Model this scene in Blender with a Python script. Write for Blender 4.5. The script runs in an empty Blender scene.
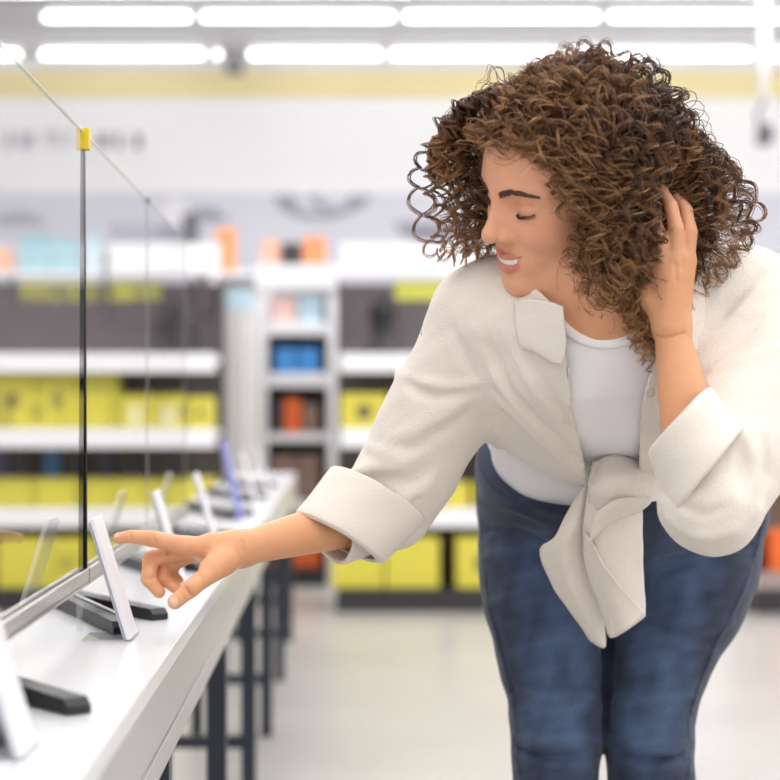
import bpy, bmesh, math, random
import numpy as np
from mathutils import Vector, Matrix

SC = bpy.context.scene
COL = SC.collection
F, CX, CY, CZ = 1700.0, 343.0, 407.0, 1.01     # focal length in px, vanishing point, eye height
R = math.radians
rnd = random.Random(5)

def P(px, py, d):
    return Vector(((px - CX) / F * d, d, CZ - (py - CY) / F * d))

def lin(h):
    h = h.lstrip('#')
    v = [int(h[i:i + 2], 16) / 255 for i in (0, 2, 4)]
    return tuple(x / 12.92 if x <= .04045 else ((x + .055) / 1.055) ** 2.4 for x in v)

# ---------------------------------------------------------------- materials
def mat(name, color, rough=.5, metal=0., noise=0., nscale=8., bump=0., bscale=40., spec=.5, emit=None, estr=0., sss=0., sssr=(.4, .15, .08), sheen=0., stretch=None, attr=None):
    m = bpy.data.materials.new(name); m.use_nodes = True
    nt = m.node_tree; b = nt.nodes['Principled BSDF']
    c = lin(color) if isinstance(color, str) else color
    b.inputs['Base Color'].default_value = (*c, 1)
    b.inputs['Roughness'].default_value = rough
    b.inputs['Metallic'].default_value = metal
    b.inputs['Specular IOR Level'].default_value = spec
    if sheen: b.inputs['Sheen Weight'].default_value = sheen
    if sss:
        b.inputs['Subsurface Weight'].default_value = sss
        b.inputs['Subsurface Radius'].default_value = sssr
        b.inputs['Subsurface Scale'].default_value = .012
    if emit:
        b.inputs['Emission Color'].default_value = (*(lin(emit) if isinstance(emit, str) else emit), 1)
        b.inputs['Emission Strength'].default_value = estr
    L = nt.links
    tc = nt.nodes.new('ShaderNodeTexCoord')
    vec = tc.outputs['Object']
    if stretch:
        mp = nt.nodes.new('ShaderNodeMapping'); mp.inputs['Scale'].default_value = stretch
        L.new(vec, mp.inputs['Vector']); vec = mp.outputs['Vector']
    src = None
    if attr:
        a = nt.nodes.new('ShaderNodeAttribute'); a.attribute_name = attr
        src = a.outputs['Color']; L.new(src, b.inputs['Base Color'])
    if noise:
        n = nt.nodes.new('ShaderNodeTexNoise'); n.inputs['Scale'].default_value = nscale; n.inputs['Detail'].default_value = 6
        L.new(vec, n.inputs['Vector'])
        mr = nt.nodes.new('ShaderNodeMapRange')
        mr.inputs['From Min'].default_value = .3; mr.inputs['From Max'].default_value = .85
        mr.inputs['To Min'].default_value = 1 - noise; mr.inputs['To Max'].default_value = 1 + noise
        L.new(n.outputs['Fac'], mr.inputs['Value'])
        mx = nt.nodes.new('ShaderNodeVectorMath'); mx.operation = 'SCALE'
        if src is not None: L.new(src, mx.inputs[0])
        else: mx.inputs[0].default_value = c
        L.new(mr.outputs['Result'], mx.inputs['Scale'])
        L.new(mx.outputs['Vector'], b.inputs['Base Color'])
    if bump:
        n2 = nt.nodes.new('ShaderNodeTexNoise'); n2.inputs['Scale'].default_value = bscale; n2.inputs['Detail'].default_value = 5
        L.new(vec, n2.inputs['Vector'])
        bp = nt.nodes.new('ShaderNodeBump'); bp.inputs['Strength'].default_value = bump; bp.inputs['Distance'].default_value = .002
        L.new(n2.outputs['Fac'], bp.inputs['Height']); L.new(bp.outputs['Normal'], b.inputs['Normal'])
    return m

def glass_mat(name, tint=(1, 1, 1), ior=1.45, rough=0.0, haze=0.0):
    """clear pane: Fresnel mix of see-through and mirror"""
    m = bpy.data.materials.new(name); m.use_nodes = True
    nt = m.node_tree; nt.nodes.clear(); L = nt.links
    geo = nt.nodes.new('ShaderNodeNewGeometry'); mb = nt.nodes.new('ShaderNodeMath'); mb.operation = 'MULTIPLY_ADD'
    out = nt.nodes.new('ShaderNodeOutputMaterial')
    tr = nt.nodes.new('ShaderNodeBsdfTransparent'); tr.inputs['Color'].default_value = (*tint, 1)
    gl = nt.nodes.new('ShaderNodeBsdfGlossy'); gl.inputs['Roughness'].default_value = rough
    fr = nt.nodes.new('ShaderNodeFresnel'); fr.inputs['IOR'].default_value = ior
    mx = nt.nodes.new('ShaderNodeMixShader')
    inv = nt.nodes.new('ShaderNodeMath'); inv.operation = 'SUBTRACT'; inv.inputs[0].default_value = 1
    L.new(geo.outputs['Backfacing'], inv.inputs[1]); mb.operation = 'MULTIPLY'
    L.new(fr.outputs['Fac'], mb.inputs[0]); L.new(inv.outputs[0], mb.inputs[1])      # the entering face mirrors once
    L.new(mb.outputs[0], mx.inputs['Fac'])
    base = tr.outputs['BSDF']
    if haze:
        df = nt.nodes.new('ShaderNodeBsdfDiffuse'); df.inputs['Color'].default_value = (.9, .9, .93, 1)
        mh = nt.nodes.new('ShaderNodeMixShader'); mh.inputs['Fac'].default_value = haze
        L.new(base, mh.inputs[1]); L.new(df.outputs['BSDF'], mh.inputs[2]); base = mh.outputs['Shader']
    L.new(base, mx.inputs[1]); L.new(gl.outputs['BSDF'], mx.inputs[2])
    L.new(mx.outputs['Shader'], out.inputs['Surface'])
    return m

# ---------------------------------------------------------------- objects
def link(name, me, m=None, parent=None, loc=None):
    o = bpy.data.objects.new(name, me); COL.objects.link(o)
    if m is not None:
        for x in (m if isinstance(m, (list, tuple)) else [m]): me.materials.append(x)
    if parent is not None: o.parent = parent
    if loc is not None: o.location = loc
    return o

def tag(o, label=None, cat=None, group=None, kind=None):
    if label: o['label'] = label
    if cat: o['category'] = cat
    if group: o['group'] = group
    if kind: o['kind'] = kind
    return o

def empty(name, loc=(0, 0, 0), label=None, cat=None, group=None, rotz=0.):
    o = bpy.data.objects.new(name, None); COL.objects.link(o)
    o.location = loc; o.rotation_euler = (0, 0, rotz); o.empty_display_size = .05
    return tag(o, label, cat, group)

class MB:
    """collects shapes into one mesh"""
    def __init__(s): s.bm = bmesh.new()
    def box(s, x0, x1, y0, y1, z0, z1, bev=0., seg=2, mtx=None):
        t = bmesh.new()
        bmesh.ops.create_cube(t, size=1)
        for v in t.verts:
            v.co = Vector((x0 + (v.co.x + .5) * (x1 - x0), y0 + (v.co.y + .5) * (y1 - y0), z0 + (v.co.z + .5) * (z1 - z0)))
        if bev: bmesh.ops.bevel(t, geom=t.edges[:], offset=bev, segments=seg, profile=.6, affect='EDGES')
        return s.add(t, mtx)
    def prism(s, pts, thick, mtx=None, bev=0.):
        """outline pts in the xz plane extruded along +y"""
        t = bmesh.new()
        a = [t.verts.new((x, 0, z)) for x, z in pts]; b = [t.verts.new((x, thick, z)) for x, z in pts]
        t.faces.new(a); t.faces.new(b[::-1]); n = len(pts)
        for i in range(n): t.faces.new((a[i], b[i], b[(i + 1) % n], a[(i + 1) % n]))
        bmesh.ops.recalc_face_normals(t, faces=t.faces[:])
        if bev: bmesh.ops.bevel(t, geom=t.edges[:], offset=bev, segments=2, profile=.6, affect='EDGES')
        return s.add(t, mtx)
    def cyl(s, p0, p1, r0, r1=None, n=20):
        p0, p1 = Vector(p0), Vector(p1); r1 = r0 if r1 is None else r1
        t = bmesh.new(); d = p1 - p0
        bmesh.ops.create_cone(t, cap_ends=True, segments=n, radius1=r0, radius2=r1, depth=d.length)
        q = d.to_track_quat('Z', 'Y').to_matrix().to_4x4()
        return s.add(t, Matrix.Translation((p0 + p1) / 2) @ q)
    def tube(s, pts, rad, n=10):
        pts = [Vector(p) for p in pts]; rings = []
        up = Vector((0, 0, 1)); t0 = (pts[1] - pts[0]).normalized()
        nrm = t0.orthogonal().normalized()
        for i, p in enumerate(pts):
            tg = (pts[min(i + 1, len(pts) - 1)] - pts[max(i - 1, 0)]).normalized()
            nrm = (nrm - tg * nrm.dot(tg)).normalized(); bn = tg.cross(nrm)
            r = rad[i] if isinstance(rad, (list, tuple)) else rad
            rings.append([s.bm.verts.new(p + (nrm * math.cos(2 * math.pi * k / n) + bn * math.sin(2 * math.pi * k / n)) * r) for k in range(n)])
        for a, b in zip(rings, rings[1:]):
            for k in range(n): s.bm.faces.new((a[k], a[(k + 1) % n], b[(k + 1) % n], b[k]))
        s.bm.faces.new(rings[0][::-1]); s.bm.faces.new(rings[-1]); return s
    def lathe(s, prof, at=(0, 0, 0), n=24):
        rings = []
        for r, z in prof:
            rings.append([s.bm.verts.new((at[0] + r * math.cos(2 * math.pi * k / n), at[1] + r * math.sin(2 * math.pi * k / n), at[2] + z)) for k in range(n)])
        for a, b in zip(rings, rings[1:]):
            for k in range(n): s.bm.faces.new((a[k], a[(k + 1) % n], b[(k + 1) % n], b[k]))
        s.bm.faces.new(rings[0][::-1]); s.bm.faces.new(rings[-1]); return s
    def add(s, t, mtx=None):
        if mtx is not None: bmesh.ops.transform(t, matrix=mtx, verts=t.verts[:])
        me = bpy.data.meshes.new('tmp'); t.to_mesh(me); t.free()
        s.bm.from_mesh(me); bpy.data.meshes.remove(me); return s
    def build(s, name, m, parent=None, smooth=False, loc=None):
        me = bpy.data.meshes.new(name); s.bm.to_mesh(me); s.bm.free()
        if smooth:
            for p in me.polygons: p.use_smooth = True
        return link(name, me, m, parent, loc)

def copy_tree(o, parent=None):
    c = o.copy(); COL.objects.link(c)
    if parent is not None: c.parent = parent
    for ch in list(o.children): copy_tree(ch, c)
    return c

# ================================================================ camera
cd = bpy.data.cameras.new('camera'); cam = bpy.data.objects.new('camera', cd); COL.objects.link(cam)
cam.location = (0, 0, CZ); cam.rotation_euler = (R(90), 0, 0)
cd.sensor_width = 36; cd.sensor_fit = 'HORIZONTAL'; cd.lens = F / 780 * 36
cd.shift_x = (390 - CX) / 780; cd.shift_y = (CY - 390) / 780
cd.clip_start = .05; cd.clip_end = 100
cd.dof.use_dof = True; cd.dof.focus_distance = 2.06; cd.dof.aperture_fstop = 3.15
SC.camera = cam

# ================================================================ light
W = bpy.data.worlds.new('daylight'); SC.world = W; W.use_nodes = True
W.node_tree.nodes['Background'].inputs['Color'].default_value = (1, .985, .97, 1)
W.node_tree.nodes['Background'].inputs['Strength'].default_value = .85
SC.view_settings.view_transform = 'Standard'; SC.view_settings.look = 'None'
SC.view_settings.exposure = 0.45; SC.view_settings.gamma = 1
SC.view_settings.use_curve_mapping = False
SC.cycles.max_bounces = 10; SC.cycles.transparent_max_bounces = 24
SC.cycles.caustics_reflective = False; SC.cycles.caustics_refractive = False
SC.cycles.sample_clamp_indirect = 8

CEIL = 4.3
def strip_light(y, power, w=12., h=.12, col=(1, .98, .96)):
    ld = bpy.data.lights.new('ceiling_strip', 'AREA'); ld.shape = 'RECTANGLE'; ld.size = w; ld.size_y = h
    ld.energy = power; ld.color = col
    o = bpy.data.objects.new('ceiling_strip_light', ld); COL.objects.link(o); o.location = (2.2, y, CEIL - .1)
for y in (-1.2, .6, 2.4, 4.2, 6.0, 7.8, 9.6, 11.4, 13.0):
    strip_light(y, 98 if y < 9 else 165)

# ================================================================ room shell
M = {}
M['wall'] = mat('wall_paint', '#fbfbfd', .7, noise=.015, nscale=2)
M['ceil'] = mat('ceiling_paint', '#d9d9de', .8, noise=.02, nscale=1.5)
M['stripe'] = mat('yellow_stripe', '#f1e3ae', .6)
def floor_mat():
    m = mat('polished_concrete', '#a9a6a2', .28, noise=.10, nscale=1.7, spec=.5)
    nt = m.node_tree; b = nt.nodes['Principled BSDF']
    n = nt.nodes.new('ShaderNodeTexNoise'); n.inputs['Scale'].default_value = 5; n.inputs['Detail'].default_value = 8
    mr = nt.nodes.new('ShaderNodeMapRange'); mr.inputs['To Min'].default_value = .2; mr.inputs['To Max'].default_value = .42
    nt.links.new(n.outputs['Fac'], mr.inputs['Value']); nt.links.new(mr.outputs['Result'], b.inputs['Roughness'])
    return m
M['floor'] = floor_mat()
XL, XR, YB, YF = -8., 8., 16., -3.
tag(MB().box(XL - .2, XR + .2, YF, YB + .2, -.1, 0).build('floor', M['floor']), kind='structure')
tag(MB().box(XL - .2, XR + .2, YF, YB + .2, CEIL, CEIL + .1).build('ceiling', M['ceil']), kind='structure')
tag(MB().box(XL - .2, XR + .2, YB, YB + .2, 0, CEIL).build('wall_back', M['wall']), kind='structure')
tag(MB().box(XL - .2, XL, YF, YB, 0, CEIL).build('wall_left', M['wall']), kind='structure')
tag(MB().box(XR, XR + .2, YF, YB, 0, CEIL).build('wall_right', M['wall']), kind='structure')
tag(MB().box(XL, XR, YB - .03, YB, 3.92, 4.17, .004).build('trim_1', M['stripe']), kind='structure')
M['beam'] = mat('beam_grey', '#a9a9ae', .7)
tag(MB().box(XL, XR, 13.0, 13.2, CEIL - .14, CEIL - .002, .01).build('ceiling_beam', M['beam']), kind='structure')

# ---------------------------------------------------------------- luminous tubes, two rows
M['tube'] = mat('lit_tube', '#ffffff', .4, emit='#ffffff', estr=4.5)
M['whitemetal'] = mat('white_metal', '#ececef', .4)
M['black'] = mat('black_plastic', '#17171a', .45, noise=.1, nscale=30)
def ceiling_light(x0, x1, y, label, group):
    t = empty('ceiling_light', ((x0 + x1) / 2, y, CEIL - .10), label, 'light', group)
    h = (x1 - x0) / 2 - .045
    b = MB(); b.box(-h, h, -.045, .045, .045, .1, .006); b.build('housing', M['whitemetal'], t)
    b = MB(); b.tube([(-h + .01, 0, 0), (-h + .02, 0, 0), (h - .02, 0, 0), (h - .01, 0, 0)], [.016, .022, .022, .016], 16); b.build('lit_tube', M['tube'], t, True)
zt = CEIL - .10
for i, (py, edges) in enumerate(((17, ((38, 196), (196, 399), (399, 604), (604, 808))), (54.5, ((-155, 25), (36, 209), (209, 226), (244, 386), (386, 567), (567, 756), (756, 936))))):
    d = (zt - CZ) * F / (CY - py)
    for q, (a, c) in enumerate(edges):
        if c - a < 30: lab = 'short stub of lit white tube beside the small black ceiling box'
        elif i == 0: lab = 'long lit white tube in the upper ceiling row, ' + ['first', 'second', 'third', 'fourth'][q] + ' from the glass side'
        else: lab = 'long lit white tube in the lower ceiling row, ' + ['first', 'second', '', 'third', 'fourth', 'fifth', 'sixth'][q] + ' from the glass side'
        ceiling_light((a - CX) / F * d, (c - CX) / F * d, d, lab, None if c - a < 30 else ('upper row of ceiling tubes' if i == 0 else 'lower row of ceiling tubes'))
d = (zt - CZ) * F / (CY - 54.5)
t = empty('ceiling_speaker', P(234, 48, d + .1), 'small black box hung between two lit tubes in the lower row', 'speaker')
t.location.z = CEIL - .15
MB().box(-.08, .08, -.06, .06, -.1, .05, .01).build('speaker_body', M['black'], t)
MB().box(-.065, .065, -.066, -.06, -.085, .035, .002).build('speaker_grille', M['beam'], t)
MB().cyl((0, 0, .05), (0, 0, .149), .012).build('mount_rod', M['beam'], t)

# hanging camera on a ceiling pole, right
t = empty('ceiling_camera', (P(764, 132, 12).x, 12, 0), 'dark grey camera hanging on a thin white pole beside the hair', 'camera')
M['camgrey'] = mat('camera_grey', '#5c5c63', .5)
b = MB(); b.cyl((0, 0, 3.16), (0, 0, CEIL), .035, .035, 16); b.build('pole', M['whitemetal'], t, True)
b = MB(); b.tube([(.0, 0, 3.16), (-.03, -.0, 3.12), (-.045, 0, 3.06), (-.03, 0, 3.01), (0, 0, 2.99)], .014, 10); b.build('bracket', M['camgrey'], t, True)
b = MB(); b.box(-.045, .045, -.1, .06, 2.86, 3.0, .015); b.build('camera_body', M['camgrey'], t)
b = MB(); b.cyl((0, -.1, 2.93), (0, -.115, 2.93), .028, .026, 20); b.build('lens', M['black'], t, True)

# ---------------------------------------------------------------- back wall: lettering and photo mural
M['letter'] = mat('grey_lettering', '#8b8794', .6)
M['letter2'] = mat('lilac_lettering', '#a79fc0', .6)
dl = YB - .02
s = empty('wall_sign', P(75, 140, YB), 'grey lettering mounted high on the white back wall', 'sign')
def glyph(px0, px1, py0, py1, m, strokes):
    k = YB / F
    ox, oz = (px0 - 75) * k, (140 - py1) * k
    w, h = (px1 - px0) * k, (py1 - py0) * k
    b = MB()
    for (x0, x1, z0, z1) in strokes: b.box(ox + x0 * w, ox + x1 * w, -.03, -.001, oz + z0 * h, oz + z1 * h, .003)
    b.build('letter', m, s)
BL = [(0, 1, 0, 1)]
glyph(7, 12, 132, 148, M['letter'], BL)
glyph(20, 34, 132, 148, M['letter2'], [(0, .3, 0, 1), (.3, .7, 0, .75), (.7, 1, 0, 1)])
glyph(47, 60, 132, 147, M['letter'], [(0, .2, .4, 1), (.2, .85, .75, 1), (.3, .5, 0, .4), (.8, 1, .1, .6)])
glyph(66, 74, 133, 147, M['letter'], [(0, .25, 0, 1), (.25, 1, .8, 1)])
glyph(99, 102, 134, 149, M['letter'], BL)
glyph(104, 110, 134, 149, M['letter'], [(0, .4, 0, 1), (.4, 1, .8, 1)])
glyph(117, 121, 134, 149, M['letter'], BL)
glyph(135, 141, 134, 149, M['letter'], BL)

M['mural'] = mat('mural_print', '#dcdde8', .5, noise=.05, nscale=.8)
M['mural_grey'] = mat('mural_grey_print', '#9c9cab', .5, noise=.08, nscale=3)
M['mural_pale'] = mat('mural_pale_print', '#eeeef4', .5)
k = YB / F
mu = empty('wall_mural', (0, YB, 0), 'pale lilac photo mural band with grey bowl shapes on back wall', 'mural')
z1, z0 = CZ + (CY - 193) * k, CZ + (CY - 300) * k
MB().box(-5.5, 5.5, -.02, -.002, z0, z1, .002).build('print', M['mural'], mu)
def disc(px, py, rx, ry, m, off, inner=None, lo=0., hi=2 * math.pi):
    bm = bmesh.new(); n = 40; c = P(px, py, YB)
    vs = []
    if inner is None:
        ring = [(c.x + rx * k * math.cos(lo + (hi - lo) * i / n), c.z + ry * k * math.sin(lo + (hi - lo) * i / n)) for i in range(n)]
        fa = [bm.verts.new((x, -.02 - off, z)) for x, z in ring]; bm.faces.new(fa)
        r = bmesh.ops.extrude_face_region(bm, geom=bm.faces[:])
        for v in r['geom']:
            if isinstance(v, bmesh.types.BMVert): v.co.y += .002
    else:
        prev = None
        for i in range(n + 1):
            a = lo + (hi - lo) * i / n; q = []
            for f in (1, inner):
                q.append(bm.verts.new((c.x + rx * k * f * math.cos(a), -.02 - off, c.z + ry * k * f * math.sin(a))))
            if prev: bm.faces.new((prev[0], q[0], q[1], prev[1]))
            prev = q
    me = bpy.data.meshes.new('print_shape'); bm.to_mesh(me); bm.free()
    return link('print_shape', me, m, mu)
disc(318, 196, 44, 24, M['mural_grey'], .002, .72, math.pi, 2 * math.pi)
disc(340, 196, 30, 18, M['mural_grey'], .004, .7, math.pi, 2 * math.pi)
disc(428, 222, 33, 20, M['mural_grey'], .002, None, math.pi, 2 * math.pi)
disc(290, 203, 7, 7, M['mural_grey'], .004)
disc(205, 222, 22, 14, M['mural_grey'], .002, None, 0, math.pi)
disc(20, 226, 26, 14, M['mural_grey'], .002, None, 0, math.pi)
disc(175, 214, 14, 16, M['mural_pale'], .002)

# ================================================================ gondolas
M['dark'] = mat('dark_steel', '#5f575b', .55, noise=.05, nscale=3)
M['plinth'] = mat('black_plinth', '#2b2a2e', .5)
M['rail'] = mat('white_price_rail', '#ededf2', .35)
M['yellow'] = mat('yellow_carton', '#d6cb4a', .5, noise=.05, nscale=5)
M['yellow2'] = mat('deep_yellow_carton', '#ccc245', .5, noise=.05, nscale=5)
M['lime'] = mat('lime_lettering', '#d2d158', .5)
M['sticker'] = mat('white_sticker', '#e9e6d2', .5)
M['icon'] = mat('dark_print', '#6a6548', .5)
M['white'] = mat('white_board', '#eeeef2', .45)
M['navy'] = mat('navy_carton', '#4b4c78', .5, noise=.1)
M['charcoal'] = mat('charcoal_carton', '#3b363c', .5, noise=.1)
M['teal'] = mat('teal_carton', '#6fb6c4', .5, noise=.06)
M['orange'] = mat('orange_carton', '#e86a2a', .5, noise=.06)
M['orange2'] = mat('pale_orange_carton', '#ee9a66', .5, noise=.06)
M['peach'] = mat('peach_carton', '#f0b79c', .5, noise=.06)
M['blue'] = mat('blue_carton', '#3f8fd6', .5, noise=.06)
M['sky'] = mat('pale_blue_carton', '#bcd9e6', .5, noise=.04)
M['pink'] = mat('pale_pink_carton', '#ecc9c2', .5, noise=.04)
M['brown'] = mat('brown_carton', '#8f7468', .55, noise=.1)
M['greyblue'] = mat('grey_blue_carton', '#8e92a6', .5, noise=.06)

YG = 8.4
def Zat(py, d=YG): return CZ + (CY - py) / F * d
def Xat(px, d=YG): return (px - CX) / F * d
SH = [Zat(511), Zat(431), Zat(355)]        # shelf tops
def gondola(x0, x1, label, header=True):
    g = empty('shelving_gondola', ((x0 + x1) / 2, YG, 0), label, 'shelves', 'store shelving')
    w = (x1 - x0) / 2
    MB().box(-w, w, .48, .54, .09, Zat(277), .004).build('back_panel', M['dark'], g)
    MB().box(-w - .02, w + .02, -.02, .52, 0, .09, .006).build('plinth', M['plinth'], g)
    MB().box(-w, w, 0, .48, .09, .11, .003).build('base_shelf', M['plinth'], g)
    for sx in (-1, 1):
        MB().box(sx * w - .015, sx * w + .015, .44, .56, .09, Zat(277) + .01, .003).build('upright', M['dark'], g)
    for z in SH:
        sh = MB().box(-w, w, .08, .48, z - .03, z, .002).build('shelf', M['rail'], g)
        b = MB(); b.box(-w, w, .055, .08, z - .085, z + .012, .004); b.build('price_rail', M['rail'], sh)
        for sx in (-.7, 0, .7):
            b = MB(); b.prism([(0, -.03), (0, -.055), (.34, -.03)], .006); 
            bb = b.build('bracket', M['dark'], sh); bb.rotation_euler = (0, 0, R(90)); bb.scale = (-1, 1, 1); bb.location = (sx * w, .47, z)
            bb.scale = (1, 1, 1); bb.rotation_euler = (0, 0, R(-90))
    if header:
        h0 = -w if x0 > -1 else Xat(100) - (x0 + x1) / 2
        MB().box(h0, w, .36, .39, Zat(275, YG + .36), Zat(243, YG + .36), .004).build('header_board', M['white'], g)
        for sx in (.3, .9): MB().box(sx * w - .015, sx * w + .015, .39, .48, 1.5, Zat(250, YG + .36), .002).build('header_bracket', M['dark'], g)
    return g

GL = gondola(-2.35, Xat(215), 'dark steel gondola seen through the glass, yellow boxes on white shelves')
GR = gondola(Xat(340), 1.62, 'dark steel gondola behind the woman, yellow boxes on white shelves')

def word(parent, px0, px1, py0, py1, d, m, seed, name='sign_lettering', n=None):
    r = random.Random(seed); b = MB()
    x = Xat(px0, d) - parent.location.x; xe = Xat(px1, d) - parent.location.x
    z0, z1 = Zat(py1, d), Zat(py0, d); h = z1 - z0; w = h * .62
    while x + w < xe:
        kind = r.randrange(4); y0, y1 = d - parent.location.y - .004, d - parent.location.y
        b.box(x, x + w * .26, y0, y1, z0, z1)
        if kind != 3: b.box(x + w * .26, x + w * .8, y0, y1, z1 - h * .25, z1)
        if kind in (0, 1): b.box(x + w * .26, x + w * .8, y0, y1, z0 + h * .38, z0 + h * .6)
        if kind in (0, 2): b.box(x + w * .26, x + w * .8, y0, y1, z0, z0 + h * .22)
        if kind == 1: b.box(x + w * .58, x + w * .8, y0, y1, z0, z0 + h * .4)
        x += w * (1.12 if kind != 3 else .6)
    return b.build(name, m, parent)
word(GL, 22, 146, 281, 301, YG + .478, M['lime'], 3)
b = MB(); d = YG + .47
b.box(Xat(395, d) - GR.location.x, Xat(446, d) - GR.location.x, .46, .479, Zat(300, d), Zat(281, d), .002); b.build('lime_sign', M['lime'], GR)

protos = {}
def carton(name, w, h, dp, m, x, y, z, label, group, cat='box', sticker=None, icon=None, rot=0.):
    """a closed carton with a flap seam, optional sticker and print"""
    key = (name, round(w, 3), round(h, 3), round(dp, 3), m.name, sticker, icon)
    if key in protos:
        t = copy_tree(protos[key]); t.location = (x, y, z); t.rotation_euler = (0, 0, rot)
        tag(t, label, cat, group); return t
    t = empty(name, (x, y, z), label, cat, group, rot)
    b = MB(); b.box(-w / 2, w / 2, 0, dp, 0, h, .004); b.build('carton_body', m, t)
    b = MB(); b.box(-w / 2 + .004, w / 2 - .004, dp * .46, dp * .54, h, h + .0012); b.build('flap_seam', M['sticker'], t)
    if sticker:
        sx, sw, sz, sh = sticker
        b = MB(); b.box(w * (sx - sw / 2) - w / 2, w * (sx + sw / 2) - w / 2, -.0015, 0, h * (sz - sh / 2), h * (sz + sh / 2)); b.build('sticker', M['sticker'], t)
    if icon:
        sx, sw, sz, sh = icon
        b = MB(); b.lathe([(w * sw / 2, 0), (w * sw / 2, .0015)], n=20)
        o = b.build('printed_icon', M['icon'], t); o.rotation_euler = (R(90), 0, 0); o.location = (w * (sx - .5), 0, h * sz)
    protos[key] = t
    return t

ORD = ['first', 'second', 'third', 'fourth', 'fifth', 'sixth', 'seventh', 'eighth']
def row(px_list, py0, py1, z, d, m, label, group, gap=.006, dp=.26, stk=None, ico=None, name='product_carton', cat='box'):
    for i, (a, c) in enumerate(px_list):
        w = Xat(c, d) - Xat(a, d) - gap
        h = (py1 - py0) / F * d
        nth = (ORD[i] + ' from the narrow unit') if px_list[0][0] > 320 else (ORD[len(px_list) - 1 - i] + ' from the column')
        mm = m[i % len(m)] if isinstance(m, (list, tuple)) else m
        carton(name, w, h, dp, mm, (Xat(a, d) + Xat(c, d)) / 2, d, z + .001,
               label + ', ' + nth, group, cat, stk[i % len(stk)] if stk else None, ico[i % len(ico)] if ico else None)
def tiles(a, b, n): return [(a + (b - a) * i / n, a + (b - a) * (i + 1) / n) for i in range(n)]
Y1 = YG + .1
st, ic = (.5, .5, .45, .6), (.5, .34, .5, .4)
# left gondola (seen through the glass)
row(tiles(-9, 36, 1) + tiles(36, 118, 2), 371, 430, SH[1], Y1, [M['yellow'], M['yellow']], 'tall yellow carton on the upper shelf seen through the glass', 'tall yellow cartons through the glass', ico=[ic, ic, None])
row([(120, 150), (151, 187), (188, 213)], 396, 430, SH[1], Y1, M['yellow'], 'short yellow carton on the upper shelf beside the tall yellow cartons', 'short yellow cartons through the glass', stk=[st, st, None], ico=[None, None, ic])
row(tiles(-10, 76, 2) + tiles(76, 213, 4), 478, 509, SH[0], Y1, [M['yellow2'], M['yellow']], 'low yellow carton on the middle shelf seen through the glass', 'middle shelf cartons through the glass')
row(tiles(-2, 206, 4), 541, 590, .11, YG + .03, [M['yellow'], M['yellow2']], 'wide yellow carton at the foot of the gondola behind the table', 'bottom shelf cartons behind the table')
row([(-12, 8), (9, 30), (44, 60), (62, 82), (100, 112), (118, 140)], 452, 509, SH[0], Y1 + .28, [M['navy'], M['charcoal'], M['blue'], M['charcoal'], M['navy'], M['charcoal']], 'dark carton at the back of the middle shelf through glass', 'dark cartons through the glass', dp=.08)
row([(150, 170), (185, 205)], 320, 354, SH[2], Y1, M['charcoal'], 'black carton on the top white shelf below the lime lettering', 'black cartons on the top shelf', dp=.2)
# right gondola (behind the woman)
row([(340, 388), (390, 438), (440, 488), (490, 538)], 393, 430, SH[1], Y1, [M['yellow'], M['yellow']], 'yellow carton on the upper shelf behind her sleeve', 'upper shelf cartons behind the woman', ico=[ic, None, None, ic])
row([(342, 384), (388, 432), (434, 470), (474, 515), (517, 560)], 482, 509, SH[0], Y1, [M['yellow'], M['yellow2']], 'yellow carton on the middle shelf beside her hip', 'middle shelf cartons behind the woman')
row([(331, 384), (385, 440), (456, 510), (512, 560)], 540, 590, .11, YG + .03, [M['yellow'], M['yellow']], 'large yellow carton at the gondola foot behind the woman', 'bottom shelf cartons behind the woman', ico=[None, None, ic, None])
# dark vase-like speaker on the top shelf
t = empty('table_lamp_speaker', (Xat(383, Y1), Y1 + .1, SH[2] + .002), 'black bottle-shaped speaker on the top shelf below the lime sign', 'speaker')
t.name = 'bottle_speaker'; t.scale = (1.2, 1.2, 1.3)
MB().lathe([(.0, 0), (.085, 0), (.09, .02), (.06, .05), (.045, .08), (.05, .13), (.062, .17), (.058, .2), (.03, .215), (.0, .217)], n=28).build('speaker_body', M['black'], t, True)
MB().lathe([(.0, 0), (.055, 0), (.055, .004), (.0, .005)], (0, 0, .2165), n=24).build('top_panel', M['camgrey'], t, True)

# top stock: teal, grey and white boxes on the header line of the left gondola
def topbox(px0, px1, py0, py1, d, m, label, z=None, **kw):
    z = Zat(py1, d) if z is None else z
    carton('top_carton', Xat(px1, d) - Xat(px0, d), Zat(py0, d) - z, .22, m, (Xat(px0, d) + Xat(px1, d)) / 2, d, z, label, None, **kw)

# rear gondola line behind, carrying the overstock
YR = 11.0
ZR = Zat(272, YR)
def rear(x0, x1, label):
    g = empty('rear_gondola', ((x0 + x1) / 2, YR, 0), label, 'shelves'); w = (x1 - x0) / 2
    MB().box(-w, w, .4, .45, 0, ZR - .03, .004).build('back_panel', M['white'], g)
    MB().box(-w, w, -.05, .4, 0, .1, .004).build('plinth', M['plinth'], g)
    MB().box(-w, w, -.05, .45, ZR - .03, ZR, .004).build('top_board', M['white'], g)
    for z in (.55, 1.0, 1.45): MB().box(-w, w, 0, .4, z - .04, z, .004).build('shelf', M['white'], g)
    for sx in (-1, 1): MB().box(sx * (w + .0151) - .015, sx * (w + .0151) + .015, -.05, .45, 0, ZR, .003).build('side_panel', M['white'], g)
rear(Xat(-40, YR), Xat(203, YR), 'pale rear gondola carrying teal and grey boxes above the dark gondola')
rear(Xat(217, YR), Xat(334, YR), 'pale rear gondola carrying orange and peach boxes')
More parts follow.
